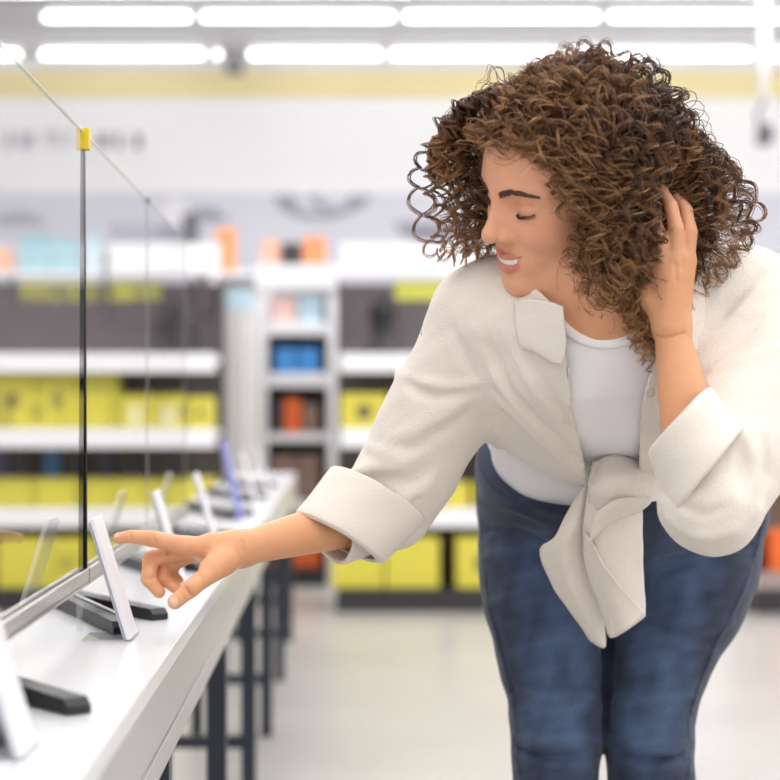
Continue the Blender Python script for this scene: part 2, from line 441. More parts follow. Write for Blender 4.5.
for (a, c, y0, m, lab) in ((20, 50, 236, 'teal', 'teal carton on the rear gondola, farthest from the black post'), (51, 79, 240, 'teal', 'teal carton on the rear gondola, next to the black post'),
                          (86, 100, 233, 'sky', 'pale blue carton on the rear gondola right of the black post'), (110, 146, 222, 'greyblue', 'wide grey carton on the rear gondola between glass posts'),
                          (149, 182, 226, 'greyblue', 'grey carton on the rear gondola beside the last glass post'), (182, 197, 214, 'camgrey', 'narrow dark grey carton on the rear gondola beside the orange carton'),
                          (216, 234, 228, 'orange2', 'bright orange carton on the rear gondola beside the dark grey one'), (262, 279, 240, 'peach', 'peach carton on the rear gondola beside the dark square one'),
                          (281, 302, 243, 'charcoal', 'dark square carton on the rear gondola between two orange ones'), (303, 326, 237, 'orange2', 'orange carton on the rear gondola at its far end'),
                          (-20, 10, 248, 'orange2', 'orange carton on the rear gondola at the edge of the view')):
    topbox(a, c, y0, 272 if c < 110 else 262, YR, M[m], lab, z=ZR + .001)

# narrow white shelf unit between the gondolas
YN = 9.6
def Zn(py): return Zat(py, YN)
def Xn(px): return Xat(px, YN)
n = empty('narrow_shelf_unit', ((Xn(255) + Xn(340)) / 2, YN, 0), 'narrow white shelf unit between the two dark gondolas', 'shelves')
w = (Xn(340) - Xn(255)) / 2
MB().box(-w, w, .38, .42, 0, Zn(290), .003).build('back_panel', M['dark'], n)
for sx in (-1, 1):
    MB().box(sx * (w - .035) - .035, sx * (w - .035) + .035, -.02, .38, 0, Zn(283), .005).build('upright', M['white'], n)
for py0, py1 in ((319, 339), (369, 391), (429, 446), (497, 515)):
    b = MB(); b.box(-w + .071, w - .071, -.01, .379, Zn(py1 - 4), Zn(py0 + 4), .005); b.build('shelf', M['white'], n)
MB().box(-w + .071, w - .071, 0, .379, .0, .1, .004).build('plinth', M['plinth'], n)
MB().box(-w, w, -.06, -.02, Zn(290), Zn(265), .004).build('header_board', M['white'], n)
def nrow(items, ptop, pshelf, lab, grp):
    for q, (a, c, m) in enumerate(items):
        carton('shelf_carton', Xn(c) - Xn(a), Zn(ptop) - Zn(pshelf), .2, M[m], (Xn(a) + Xn(c)) / 2, YN + .03, Zn(pshelf) + .001, lab if len(items) == 1 else lab + ', ' + ORD[q] + ' from the grey column', grp)
nrow([(271, 296, 'pink'), (298, 322, 'sky')], 296, 323, 'pale carton on the top board of the narrow unit', 'pale cartons on the narrow unit')
nrow([(275, 296, 'blue'), (298, 319, 'blue')], 348, 373, 'blue carton on the narrow white shelf unit', 'blue cartons on the narrow unit')
nrow([(272, 282, 'charcoal')], 402, 433, 'small dark carton on the narrow unit beside the orange carton', None)
nrow([(284, 301, 'orange')], 399, 433, 'orange carton on the middle shelf of the narrow unit', None)
nrow([(303, 318, 'brown')], 404, 433, 'small brown carton on the narrow unit beside the orange carton', None)
nrow([(272, 295, 'brown'), (297, 319, 'brown')], 456, 501, 'brown carton on the lower shelf of the narrow unit', 'brown cartons on the narrow unit')
carton('shelf_carton', Xn(320) - Xn(272), .26, .2, M['orange'], (Xn(320) + Xn(272)) / 2, YN + .03, .101, 'wide orange carton at the foot of the narrow white shelf unit', None)

# pale grey locker column beside it
YC = 9.0
t = empty('end_column', ((Xat(219, YC) + Xat(256, YC)) / 2, YC, 0), 'tall pale grey end panel column beside the narrow white shelf unit', 'column')
w = (Xat(256, YC) - Xat(219, YC)) / 2
M['column'] = mat('pale_grey_laminate', '#d3d1d2', .5, noise=.02)
MB().box(-w, w, 0, .4, 0, Zat(310, YC), .005).build('column_body', M['column'], t)
MB().box(w * .35, w * .6, -.012, 0, .1, Zat(316, YC), .003).build('pull_strip', M['whitemetal'], t)
topbox(221, 252, 291, 310, YC, M['sky'], 'pale blue carton lying on top of the pale grey column', z=Zat(310, YC) + .001)

# low wooden bin at the far right
t = empty('promotion_bin', (2.62, 8.3, 0), 'low brown promotion bin standing beyond her hip', 'bin')
M['wood'] = mat('brown_wood', '#c4ad9b', .55, noise=.12, nscale=4, stretch=(1, 1, 6))
M['greywood'] = mat('grey_board', '#9c8f8a', .55, noise=.05)
MB().box(-.6, .6, 0, .5, 0, .12, .005).build('plinth', M['plinth'], t)
MB().box(-.6, .6, 0, .48, .12, .2, .004).build('base_board', M['greywood'], t)
MB().box(-.6, .6, .46, .5, .2, .95, .004).build('back_board', M['wood'], t)
for sx in (-1, 1): MB().box(sx * .615 - .015, sx * .615 + .015, 0, .5, .12, .95, .004).build('side_board', M['wood'], t)
MB().box(-.6, .6, .2, .46, .62, .65, .003).build('shelf', M['wood'], t)
carton('product_carton', .2, .2, .25, M['orange'], 2.2, 8.35, .201, 'orange carton on the brown promotion bin beyond her hip', None)
carton('product_carton', .25, .34, .25, M['greyblue'], 2.45, 8.35, .201, 'grey blue carton on the brown promotion bin', None)
carton('product_carton', .22, .2, .25, M['teal'], 2.25, 8.50, .651, 'teal carton on the upper board of the promotion bin', None)

# ================================================================ display table
HT = .72; XF, XB = -.205, -.478
M['table'] = mat('white_laminate', '#d6d6da', .22, noise=.015, nscale=6, bump=.05, bscale=300)
M['apron'] = mat('grey_laminate', '#abaaa6', .35, noise=.02)
M['leg'] = mat('navy_black_steel', '#1f2733', .45, noise=.06)
T = empty('display_table', ((XF + XB) / 2, 4., 0), 'long narrow white display table with grey apron and dark legs', 'table')
def tx(x): return x - (XF + XB) / 2
MB().box(tx(XB), tx(XF), -3.7, 3.5, HT - .022, HT, .002).build('tabletop', M['table'], T)
MB().box(tx(XF) - .02, tx(XF) - .002, -3.7, 3.5, HT - .093, HT - .0225, .001).build('front_apron', M['apron'], T)
MB().box(tx(XF) - .022, tx(XF) + .001, -3.7, 3.5, HT - .124, HT - .0945, .001).build('apron_lip', M['apron'], T)
MB().box(tx(XB) + .002, tx(XB) + .02, -3.7, 3.5, HT - .124, HT - .0225, .001).build('back_apron', M['apron'], T)
MB().box(tx(XB) + .0205, tx(XF) - .0225, 3.47, 3.498, HT - .124, HT - .0225, .001).build('end_apron', M['apron'], T)
for d in (1.07, 2.14, 3.17, 4.24, 5.22, 6.28, 7.34):
    for x in (-.235, -.448):
        b = MB(); b.box(tx(x) - .018, tx(x) + .018, d - 4 - .02, d - 4 + .02, .0, HT - .0945 - .03, .002); b.build('leg', M['leg'], T)
    for z in (.16,):
        MB().box(tx(-.43), tx(-.253), d - 4 - .012, d - 4 + .012, z, z + .03, .001).build('stretcher', M['leg'], T)
MB().box(tx(-.253), tx(-.217), 1.0 - 4, 7.4 - 4, HT - .1245, HT - .0945 - .001, .001).build('rail', M['leg'], T)

# ---------------------------------------------------------------- glass divider
XG = -.341
ZB, ZTOP = .787, 1.369
M['glass'] = glass_mat('clear_glass', (.985, .99, .99), 1.38)
M['acryl'] = glass_mat('clear_acrylic', (.97, .975, .985), 1.49, 0., .10)
M['glassedge'] = mat('glass_edge', '#e3e9e9', .15)
M['alu'] = mat('brushed_aluminium', '#c9c6c2', .28, metal=.85, noise=.06, nscale=12, stretch=(1, .1, 1))
M['slim'] = mat('grey_seal', '#8d898c', .5)
M['gasket'] = mat('black_gasket', '#0c0c0e', .75, spec=.15)
M['yclip'] = mat('yellow_clip', '#d9bf1e', .4)
G = empty('glass_divider', (XG, 0, 0), 'tall clear glass divider with black post along the middle of the table', 'divider')
for i, (a, c) in enumerate(((.62, 1.497), (1.503, 2.222), (2.236, 2.955), (2.965, 3.66))):
    MB().box(-.003, .003, a, c, ZB + .002, ZTOP, .0008, 1).build('pane', M['glass'], G)
    b = MB(); b.box(-.0026, .0026, a, c, ZTOP, ZTOP + .002, .0006, 1); b.build('top_edge', M['glassedge'], G)
    b = MB(); b.box(-.009, -.0035, a, c, ZB - .006, ZB + .012, .001, 1); b.box(.0035, .009, a, c, ZB - .006, ZB + .012, .001, 1); b.box(-.009, .009, a, c, ZB - .01, ZB - .003, .001, 1)
    b.build('bottom_rail', M['alu'], G)
b = MB(); b.prism([(-.0022, ZTOP - .003), (.0022, ZTOP - .003), (.0055, ZB), (.0055, ZB - .01), (-.0055, ZB - .01), (-.0055, ZB)], .011, Matrix.Translation((0, 2.2235, 0)), .0008)
b.build('black_post', M['gasket'], G)
b = MB(); b.box(-.008, .009, 2.2205, 2.2375, ZTOP - .022, ZTOP + .006, .001); b.build('clip', M['yclip'], G)
for y in (2.956, 3.661):
    b = MB(); b.box(-.0018, .0018, y + .001, y + .005, ZB - .008, ZTOP + .004, .0008); b.build('slim_post', M['slim'], G)
    b = MB(); b.box(-.005, .005, y - .002, y + .01, ZTOP - .004, ZTOP + .006, .001); b.build('clip', M['camgrey'], G)
for y in (1.25, 2.2, 2.93, 3.63):
    b = MB(); b.cyl((0, y, HT), (0, y, ZB - .0095), .004, .004, 12); b.build('standoff', M['acryl'], G)

# ---------------------------------------------------------------- price tag holders and V stands on the table
M['acryl'] = glass_mat('clear_acrylic', (.97, .975, .985), 1.49, 0., .10)
M['card'] = mat('white_card', '#e6e6ec', .3, spec=.7)
M['cardedge'] = mat('grey_card_edge', '#a3a3aa', .35)
M['bluecard'] = mat('blue_card', '#7f83d8', .35, noise=.2, nscale=14)
def tag_holder(x, y, label, m='card', hgt=.150, lean=.045, wid=.072, group=None, rot=0):
    t = empty('price_tag_holder', (x, y, HT), label, 'price tag holder', group, rot)
    L = math.hypot(hgt, lean); ang = math.atan2(lean, hgt)
    mt = Matrix.Rotation(-ang, 4, 'Y')
    b = MB(); b.box(-.0065, -.0035, 0, wid, .003, L, .0006, 1, mt); b.build('back_plate', M['cardedge'], t)
    b = MB(); b.box(-.0034, .0026, .001, wid - .001, .002, L + .004, .0008, 1, mt); b.build('card', M[m], t)
    b = MB(); b.box(-.06, .004, 0, wid, .0002, .0022, .0005, 1); b.build('base_plate', M['acryl'], t)
    return t
def v_stand(y, label):
    """flat black V-shaped stand foot lying on the table, apex under the glass"""
    t = empty('display_stand', (-.42, y + .40, HT), label, 'stand')
    m = M['black']
    def arm(p0, p1, w, z0, z1, name):
        p0, p1 = Vector((*p0, 0)), Vector((*p1, 0)); d = (p1 - p0); l = d.length
        mt = Matrix.Translation(p0) @ Matrix.Rotation(math.atan2(d.y, d.x), 4, 'Z')
        b = MB()
        b.prism([(0, 0.0005), (l, .0005), (l, z1 * .55), (l - .008, z1), (0, z0)], w, mt @ Matrix.Translation((0, -w / 2, 0)), .0012)
        return b.build(name, m, t)
    a = arm((0.005, -.012), (.142, -.335), .03, .022, .017, 'arm')
    arm((.012, .0), (.172, -.19), .026, .022, .016, 'arm')
    b = MB(); b.lathe([(.0, .0005), (.026, .0005), (.027, .02), (.022, .026), (0, .027)], n=24); b.build('pivot', m, t, True)
    pts = [Vector((.03 + .11 * s, -.06 - .25 * s, .0235 - .004 * s)) for s in (0, .25, .5, .75, 1)]
    b = MB(); b.tube(pts, .0016, 8); b.build('white_line', M['rail'], t, True)  # thin white line along the top of the longer arm
specs = [(1.39, 'card', 'blurred slanted white price tag holder nearest the table end', 'black V-shaped stand foot nearest the table end'),
         (2.10, 'card', 'sharp slanted white price tag holder just below the pointing finger', 'black V-shaped stand foot behind the sharp price tag holder'),
         (2.78, 'card', 'slanted white price tag holder behind the pointing hand', 'black V-shaped stand foot behind the pointing hand'),
         (3.55, 'card', 'slanted white price tag holder beyond the hand, before the blue one', 'black V-shaped stand foot beyond the hand, before the blue tag'),
         (4.35, 'bluecard', 'slanted price tag holder with a blue violet card', 'black V-shaped stand foot beside the blue violet card'),
         (5.15, 'card', 'blurred pale price tag holder beyond the blue violet card', 'black V-shaped stand foot beyond the blue violet card'),
         (5.95, 'card', 'blurred pale price tag holder last before the table end', 'black V-shaped stand foot last before the far table end')]
for y, m, la, lb in specs:
    tag_holder(-.264, y, la, m, hgt=.20 if m == 'bluecard' else .148, wid=.11 if m == 'bluecard' else .072)
    if y < 6: v_stand(y, lb)

# ================================================================ implicit-surface modelling kit
f32 = np.float32
def V3(p): return np.array([p[0], p[1], p[2]], dtype=f32)
def unit(v): v = np.asarray(v, dtype=np.float64); return (v / np.linalg.norm(v))

class Field:
    """ordered list of rounded primitives joined by smooth unions and cuts"""
    def __init__(s): s.ops = []
    def _add(s, kind, lo, hi, fn, k): s.ops.append((kind, np.asarray(lo, f32) - k - .004, np.asarray(hi, f32) + k + .004, fn, k)); return s
    def chain(s, pts, rads, k=.01, kind='u'):
        pts = [V3(p) for p in pts]; 
        if not isinstance(rads, (list, tuple)): rads = [rads] * len(pts)
        rm = max(rads); A = np.array(pts)
        def fn(q):
            d = None
            for a, b, ra, rb in zip(pts, pts[1:], rads, rads[1:]):
                ab = b - a; t = np.clip(((q - a) @ ab) / f32(max(ab @ ab, 1e-12)), 0, 1)
                dd = np.linalg.norm(q - a - t[:, None] * ab, axis=1) - (f32(ra) + t * f32(rb - ra))
                d = dd if d is None else np.minimum(d, dd)
            return d
        return s._add(kind, A.min(0) - rm, A.max(0) + rm, fn, k)
    def ell(s, c, r, M=None, k=.01, kind='u'):
        c = V3(c); r = np.array(r, f32); M = np.eye(3, dtype=f32) if M is None else np.array(M, f32)   # columns = axes
        def fn(q):
            l = (q - c) @ M
            k0 = np.linalg.norm(l / r, axis=1); k1 = np.linalg.norm(l / (r * r), axis=1) + 1e-9
            return k0 * (k0 - 1) / k1
        e = np.abs(M) @ r
        return s._add(kind, c - e, c + e, fn, k)
    def ecap(s, pts, rads, lat, k=.02, kind='u', ks=.0):
        """chain of elliptical sections; rads = [(half width along lat, half depth)]"""
        pts = [V3(p) for p in pts]; A = np.array(pts); rm = max(max(x) for x in rads)
        segs = []
        for a, b, ra, rb in zip(pts, pts[1:], rads, rads[1:]):
            ax = unit(b - a); l = np.asarray(lat, float); l = unit(l - ax * (l @ ax)); v = np.cross(ax, l)
            segs.append((a, b - a, np.array(ra, f32), np.array(rb, f32), l.astype(f32), v.astype(f32), ax.astype(f32)))
        def fn(q):
            d = None
            for a, ab, ra, rb, l, v, ax in segs:
                t = np.clip(((q - a) @ ab) / f32(ab @ ab), 0, 1)
                r = ra + t[:, None] * (rb - ra)
                w = q - a - t[:, None] * ab
                x = w @ l; y = w @ v; z = w @ ax
                mn = np.minimum(r[:, 0], r[:, 1])
                k0 = np.sqrt((x / r[:, 0]) ** 2 + (y / r[:, 1]) ** 2 + (z / mn) ** 2)
                k1 = np.sqrt((x / r[:, 0] ** 2) ** 2 + (y / r[:, 1] ** 2) ** 2 + (z / mn ** 2) ** 2) + 1e-9
                dd = k0 * (k0 - 1) / k1
                if d is None: d = dd
                elif ks:
                    h = np.maximum(ks - np.abs(d - dd), 0) / ks; d = np.minimum(d, dd) - h * h * ks * .25
                else: d = np.minimum(d, dd)
            return d
        return s._add(kind, A.min(0) - rm, A.max(0) + rm, fn, k)
    def box(s, c, r, M=None, rr=.005, k=.01, kind='u'):
        c = V3(c); r = np.array(r, f32); M = np.eye(3, dtype=f32) if M is None else np.array(M, f32)
        def fn(q):
            l = np.abs((q - c) @ M) - (r - rr)
            return np.linalg.norm(np.maximum(l, 0), axis=1) + np.minimum(l.max(1), 0) - f32(rr)
        e = np.abs(M) @ r
        return s._add(kind, c - e, c + e, fn, k)
    def custom(s, kind, lo, hi, fn, k=.0): return s._add(kind, lo, hi, fn, k)
    def dist(s, q, lo=None, hi=None):
        d = np.full(len(q), .5, f32)
        for kind, l, h, fn, k in s.ops:
            if lo is not None and ((l > hi).any() or (h < lo).any()): continue
            if kind == 'd':  d = d + fn(q).astype(f32); continue      # displacement
            if kind == 'm':  d = fn(q, d).astype(f32); continue       # remap
            e = fn(q).astype(f32)
            if kind == 'u':
                if k: g = np.maximum(k - np.abs(d - e), 0) / k; d = np.minimum(d, e) - g * g * f32(k * .25)
                else: d = np.minimum(d, e)
            elif kind == 's':
                if k: g = np.maximum(k - np.abs(d + e), 0) / k; d = np.maximum(d, -e) + g * g * f32(k * .25)
                else: d = np.maximum(d, -e)
            elif kind == 'i':
                if k: g = np.maximum(k - np.abs(d - e), 0) / k; d = np.maximum(d, e) + g * g * f32(k * .25)
                else: d = np.maximum(d, e)
        return d
    def bounds(s):
        ls = [o[1] for o in s.ops if o[0] == 'u']; hs = [o[2] for o in s.ops if o[0] == 'u']
        return np.min(ls, 0), np.max(hs, 0)
    def hit(s, pix, near=1.2, far=3.2, n=400):
        """where the sight lines through these pixels meet the surface"""
        out = []
        for px, py in pix:
            dr = np.array([(px - CX) / F, 1, -(py - CY) / F], f32)
            ts = np.linspace(near, far, n, dtype=f32)
            q = dr[None] * ts[:, None] + np.array([0, 0, CZ], f32)
            d = s.dist(q); i = np.argmax(d < 0)
            if d[i] >= 0: i = int(np.argmin(d)); out.append(q[i]); continue
            j = max(i - 1, 0); t = ts[j] + (ts[i] - ts[j]) * d[j] / max(d[j] - d[i], 1e-9)
            out.append(dr * t + np.array([0, 0, CZ], f32))
        return out

def sdf_mesh(field, h, name, lo=None, hi=None, B=14):
    if lo is None: lo, hi = field.bounds()
    lo = np.floor(np.asarray(lo) / h - 2) * h
    nb = np.ceil((np.asarray(hi) - lo) / (h * B)).astype(int) + 1
    S = h * B; g = np.arange(B + 2)
    gx, gy, gz = np.meshgrid(g, g, g, indexing='ij'); lat = np.stack([gx, gy, gz], -1).reshape(-1, 3)
    latf = (lat * h).astype(f32); n1 = B + 2
    E = [((0,0,0),(1,0,0)),((0,1,0),(1,1,0)),((0,0,1),(1,0,1)),((0,1,1),(1,1,1)),
         ((0,0,0),(0,1,0)),((1,0,0),(1,1,0)),((0,0,1),(0,1,1)),((1,0,1),(1,1,1)),
         ((0,0,0),(0,0,1)),((1,0,0),(1,0,1)),((0,1,0),(0,1,1)),((1,1,0),(1,1,1))]
    big = 1 << 20
    allid, allco, allq = [], [], []
    half = S * .5 * math.sqrt(3)
    for bi in range(nb[0]):
        for bj in range(nb[1]):
            for bk in range(nb[2]):
                o = (lo + np.array([bi, bj, bk]) * S).astype(f32)
                bl, bh = o - h, o + S + 2 * h
                act = [x for x in field.ops if x[0] == 'u' and not ((x[1] > bh).any() or (x[2] < bl).any())]
                if not act: continue
                c = field.dist((o + S / 2)[None], bl, bh)[0]
                if abs(c) > half * 1.15 + .004: continue
                d = field.dist(latf + o, bl, bh).reshape(n1, n1, n1)
                neg = d < 0
                if neg.all() or not neg.any(): continue
                m = neg[:-1, :-1, :-1]; cnt = np.zeros(m.shape, np.int8)
                for a in (0, 1):
                    for b in (0, 1):
                        for e in (0, 1): cnt += neg[a:n1 - 1 + a, b:n1 - 1 + b, e:n1 - 1 + e]
                ci = np.argwhere((cnt > 0) & (cnt < 8))
                acc = np.zeros((len(ci), 3)); num = np.zeros(len(ci))
                for p0, p1 in E:
                    a = d[ci[:, 0] + p0[0], ci[:, 1] + p0[1], ci[:, 2] + p0[2]]
                    b = d[ci[:, 0] + p1[0], ci[:, 1] + p1[1], ci[:, 2] + p1[2]]
                    x = (a < 0) != (b < 0)
                    t = np.where(x, a / np.where(x, a - b, 1), 0)
                    pt = np.array(p0)[None] + t[:, None] * (np.array(p1) - np.array(p0))[None]
                    acc += np.where(x[:, None], pt, 0); num += x
                co = (ci + acc / num[:, None]) * h + o
                gb = np.array([bi, bj, bk]) * B
                gid = lambda c: ((c[:, 0] + gb[0]) * big + (c[:, 1] + gb[1])) * big + (c[:, 2] + gb[2])
                allid.append(gid(ci.astype(np.int64))); allco.append(co)
                for ax in range(3):
                    sl0 = [slice(1, B + 1)] * 3; sl1 = [slice(1, B + 1)] * 3
                    sl0[ax] = slice(0, B); sl1[ax] = slice(1, B + 1)
                    a, b = neg[tuple(sl0)], neg[tuple(sl1)]
                    e = np.argwhere(a != b)
                    if not len(e): continue
                    fl = a[e[:, 0], e[:, 1], e[:, 2]]
                    base = e + 1; base[:, ax] -= 1
                    u, v = (ax + 1) % 3, (ax + 2) % 3
                    q = []
                    for du, dv in ((-1, -1), (0, -1), (0, 0), (-1, 0)):
                        cc = base.astype(np.int64).copy(); cc[:, u] += du; cc[:, v] += dv; q.append(gid(cc))
                    q = np.stack(q, 1); q[~fl] = q[~fl][:, ::-1]
                    allq.append(q)
    ids = np.concatenate(allid); co = np.concatenate(allco); q = np.concatenate(allq)
    uid, first = np.unique(ids, return_index=True); co = co[first]
    idx = np.searchsorted(uid, q); idx = np.clip(idx, 0, len(uid) - 1)
    ok = (uid[idx] == q).all(1); idx = idx[ok]
    return co, idx

def np_mesh(name, co, faces, m=None, parent=None, smooth=True, col=None, attr='tint'):
    me = bpy.data.meshes.new(name); n = len(co); k = faces.shape[1]
    me.vertices.add(n); me.vertices.foreach_set('co', np.asarray(co, f32).ravel())
    me.loops.add(faces.size); me.loops.foreach_set('vertex_index', faces.astype(np.int32).ravel())
    me.polygons.add(len(faces)); me.polygons.foreach_set('loop_start', np.arange(0, faces.size, k, dtype=np.int32))
    me.polygons.foreach_set('loop_total', np.full(len(faces), k, np.int32))
    if smooth: me.polygons.foreach_set('use_smooth', np.ones(len(faces), bool))
    me.update(calc_edges=True); me.validate()
    if col is not None:
        a = me.color_attributes.new(attr, 'FLOAT_COLOR', 'POINT')
        a.data.foreach_set('color', np.concatenate([col, np.ones((n, 1))], 1).astype(f32).ravel())
    return link(name, me, m, parent)

def largest(co, faces, minv=200):
    """keeps the pieces that are not crumbs"""
    n = len(co); lab = np.arange(n)
    while True:
        m = lab[faces].min(1); new = lab.copy()
        for c in range(faces.shape[1]): np.minimum.at(new, faces[:, c], m)
        new = new[new]
        if (new == lab).all(): break
        lab = new
    cnt = np.bincount(lab, minlength=n); keepv = cnt[lab] >= minv
    kf = keepv[faces].all(1); mp = np.cumsum(keepv) - 1
    return co[keepv], mp[faces[kf]]

_rng = np.random.RandomState(11)
_W = [(_rng.normal(size=3), _rng.uniform(0, 6.28)) for _ in range(14)]
def wobble(q, scale, n=8, off=0):
    r = np.zeros(len(q))
    for w, p in _W[off:off + n]: r += np.sin(q @ (w * scale) + p)
    return r / math.sqrt(n)

def crom(pts, n):
    """smooth curve through points, n samples per span"""
    p = [np.array(x, float) for x in pts]; p = [2 * p[0] - p[1]] + p + [2 * p[-1] - p[-2]]; out = []
    for i in range(1, len(p) - 2):
        for t in np.arange(n) / n:
            out.append(.5 * (2 * p[i] + (p[i + 1] - p[i - 1]) * t + (2 * p[i - 1] - 5 * p[i] + 4 * p[i + 1] - p[i + 2]) * t * t + (3 * p[i] - p[i - 1] - 3 * p[i + 1] + p[i + 2]) * t ** 3))
    out.append(p[-2]); return np.array(out)

def sheet(name, rows, m, parent, thick=.0025, n=8, wob=0., attr=None):
    """cloth sheet through rows of points (each row the same count), given a real thickness"""
    R1 = [crom(r, n) for r in rows]; R1 = np.array(R1)                       # rows x cols
    G = np.array([crom(R1[:, j], n) for j in range(R1.shape[1])]).transpose(1, 0, 2)
    a, b = G.shape[:2]
    if wob: G = G + (np.stack([wobble(G.reshape(-1, 3), 90, 6, o) for o in (0, 4, 8)], -1).reshape(a, b, 3)) * wob
    i = np.arange(a * b).reshape(a, b)
    fc = np.stack([i[:-1, :-1], i[1:, :-1], i[1:, 1:], i[:-1, 1:]], -1).reshape(-1, 4)
    o = np_mesh(name, G.reshape(-1, 3), fc, m, parent)
    md = o.modifiers.new('thickness', 'SOLIDIFY'); md.thickness = thick; md.offset = 0
    return o

def relax(co, faces, it=3, lam=.5):
    """evens out the surface a little"""
    e = np.concatenate([faces[:, [0, 1]], faces[:, [1, 2]], faces[:, [2, 3]], faces[:, [3, 0]]]); co = np.array(co, float)
    n = len(co)
    for _ in range(it):
        acc = np.zeros((n, 3)); cnt = np.zeros(n)
        for a, b_ in ((0, 1), (1, 0)):
            for k in range(3): acc[:, k] += np.bincount(e[:, a], co[e[:, b_], k], n)
            cnt += np.bincount(e[:, a], minlength=n)
        co = co * (1 - lam) + lam * acc / np.maximum(cnt, 1)[:, None]
    return co

# ================================================================ the woman
A0, A1, A2, A3, A4 = P(622, 512, 2.5), P(614, 445, 2.385), P(608, 378, 2.22), P(606, 326, 2.09), P(604, 288, 2.03)
RS, RE, RW = P(484, 317, 2.13), P(388, 512, 2.225), P(241, 549, 2.105)
LS, LE, LW = P(736, 305, 2.09), P(702, 502, 1.925), P(672, 333, 1.96)
spine_ax = unit(np.array(A3 - A0)); LAT = np.array([1., 0., 0.])
VENT = unit(np.cross(spine_ax, LAT)); 
if VENT[1] > 0: VENT = -VENT                                         # towards the camera and down = her front
DOR = -VENT
HIPR, HIPL = P(560, 532, 2.5), P(682, 532, 2.5)
KNR, KNL = P(556, 778, 2.40), P(650, 778, 2.40)
ANR, ANL = Vector((KNR.x + .005, 2.50, .085)), Vector((KNL.x - .005, 2.50, .085))

# ---- head frame: looks to her right and down, leaning on her left hand
yaw, pitch, roll = R(69), R(21), R(22)
f_ = np.array([-math.sin(yaw) * math.cos(pitch), -math.cos(yaw) * math.cos(pitch), -math.sin(pitch)])
l_ = unit(np.cross([0, 0, 1], f_)); u_ = np.cross(f_, l_)
l2 = l_ * math.cos(roll) - u_ * math.sin(roll); u2 = u_ * math.cos(roll) + l_ * math.sin(roll)
HM = np.stack([f_, l2, u2], 1)                                       # columns: forward, her left, up
NOSE = np.array([.1165, 0, -.036])
HC = np.array(P(484, 240, 1.985)) - HM @ NOSE
def hd(x, y, z): return Vector(HC + HM @ np.array([x, y, z]))
def HDM(M=None): return HM if M is None else HM @ M

body = Field()
# head
body.ell(hd(-.014, 0, .027), (.092, .073, .077), HM, k=.0)
body.ell(hd(.030, 0, -.028), (.058, .060, .088), HM, k=.03)
body.ell(hd(.040, 0, .038), (.050, .056, .050), HM, k=.03)
for s in (1, -1):
    body.chain([hd(-.005, s * .056, -.045), hd(.030, s * .047, -.082), hd(.070, s * .014, -.104)], [.016, .016, .015], k=.03)
    body.ell(hd(.052, s * .037, -.034), (.030, .025, .026), HM, k=.022)
    body.chain([hd(.082, s * .010, .017), hd(.078, s * .030, .023), hd(.060, s * .050, .016)], [.007, .0075, .006], k=.014)
body.ell(hd(.076, 0, -.104), (.0155, .019, .014), HM, k=.018)
body.ell(hd(.070, 0, -.069), (.0205, .037, .024), HM, k=.016)
for s in (1, -1):
    body.ell(hd(.089, s * .033, .002), (.015, .019, .011), HM, k=.013, kind='s')
# nose
body.chain([hd(.084, 0, .012), hd(.094, 0, -.008), hd(.1055, 0, -.030)], [.0075, .0078, .0092], k=.012)
body.ell(hd(.1065, 0, -.034), (.0105, .0100, .0090), HM, k=.008)
for s in (1, -1):
    body.ell(hd(.091, s * .0125, -.0375), (.0105, .0060, .0075), HM, k=.006)
    body.ell(hd(.0985, s * .0062, -.0455), (.0045, .0026, .0022), HM, k=.003, kind='s')
    # side walls of the nose, lowered lids
    body.chain([hd(.080, s * .0095, .000), hd(.0865, s * .0115, -.018), hd(.0900, s * .0125, -.034)], [.0065, .0078, .0070], k=.012)
    body.ell(hd(.0670, s * .0325, -.0015), (.0150, .0170, .0130), HM, k=.004)
    body.chain([hd(.0835, s * .0200, .0040), hd(.0830, s * .0310, .0080), hd(.0720, s * .0450, .0050)], [.0008, .0010, .0008], k=.003, kind='s')
# mouth: a gentle open smile
UL = [hd(.0790, .0310, -.0580), hd(.0892, .0185, -.0626), hd(.0945, .0055, -.0636), hd(.0948, 0, -.0646), hd(.0945, -.0055, -.0636), hd(.0892, -.0185, -.0626), hd(.0790, -.0310, -.0580)]
LL = [hd(.0790, .0300, -.0605), hd(.0880, .0185, -.0750), hd(.0925, .0060, -.0805), hd(.0932, 0, -.0810), hd(.0925, -.0060, -.0805), hd(.0880, -.0185, -.0750), hd(.0790, -.0300, -.0605)]
body.chain(UL, [.0018, .0034, .0040, .0038, .0040, .0034, .0018], k=.004)
body.chain(LL, [.0018, .0040, .0052, .0054, .0052, .0040, .0018], k=.004)
GAP = [hd(.0835, .0295, -.0592), hd(.0945, .0175, -.0690), hd(.1000, 0, -.0722), hd(.0945, -.0175, -.0690), hd(.0835, -.0295, -.0592)]
body.chain(GAP, [.0006, .0030, .0037, .0030, .0006], k=.0015, kind='s')
body.chain([hd(.0945, 0, -.0500), hd(.0950, 0, -.0585)], [.0016, .0022], k=.004, kind='s')
# ears
for s in (1, -1):
    body.ell(hd(-.008, s * .074, -.012), (.018, .007, .030), HM, k=.008)
    body.ell(hd(-.004, s * .081, -.008), (.009, .005, .016), HM, k=.004, kind='s')
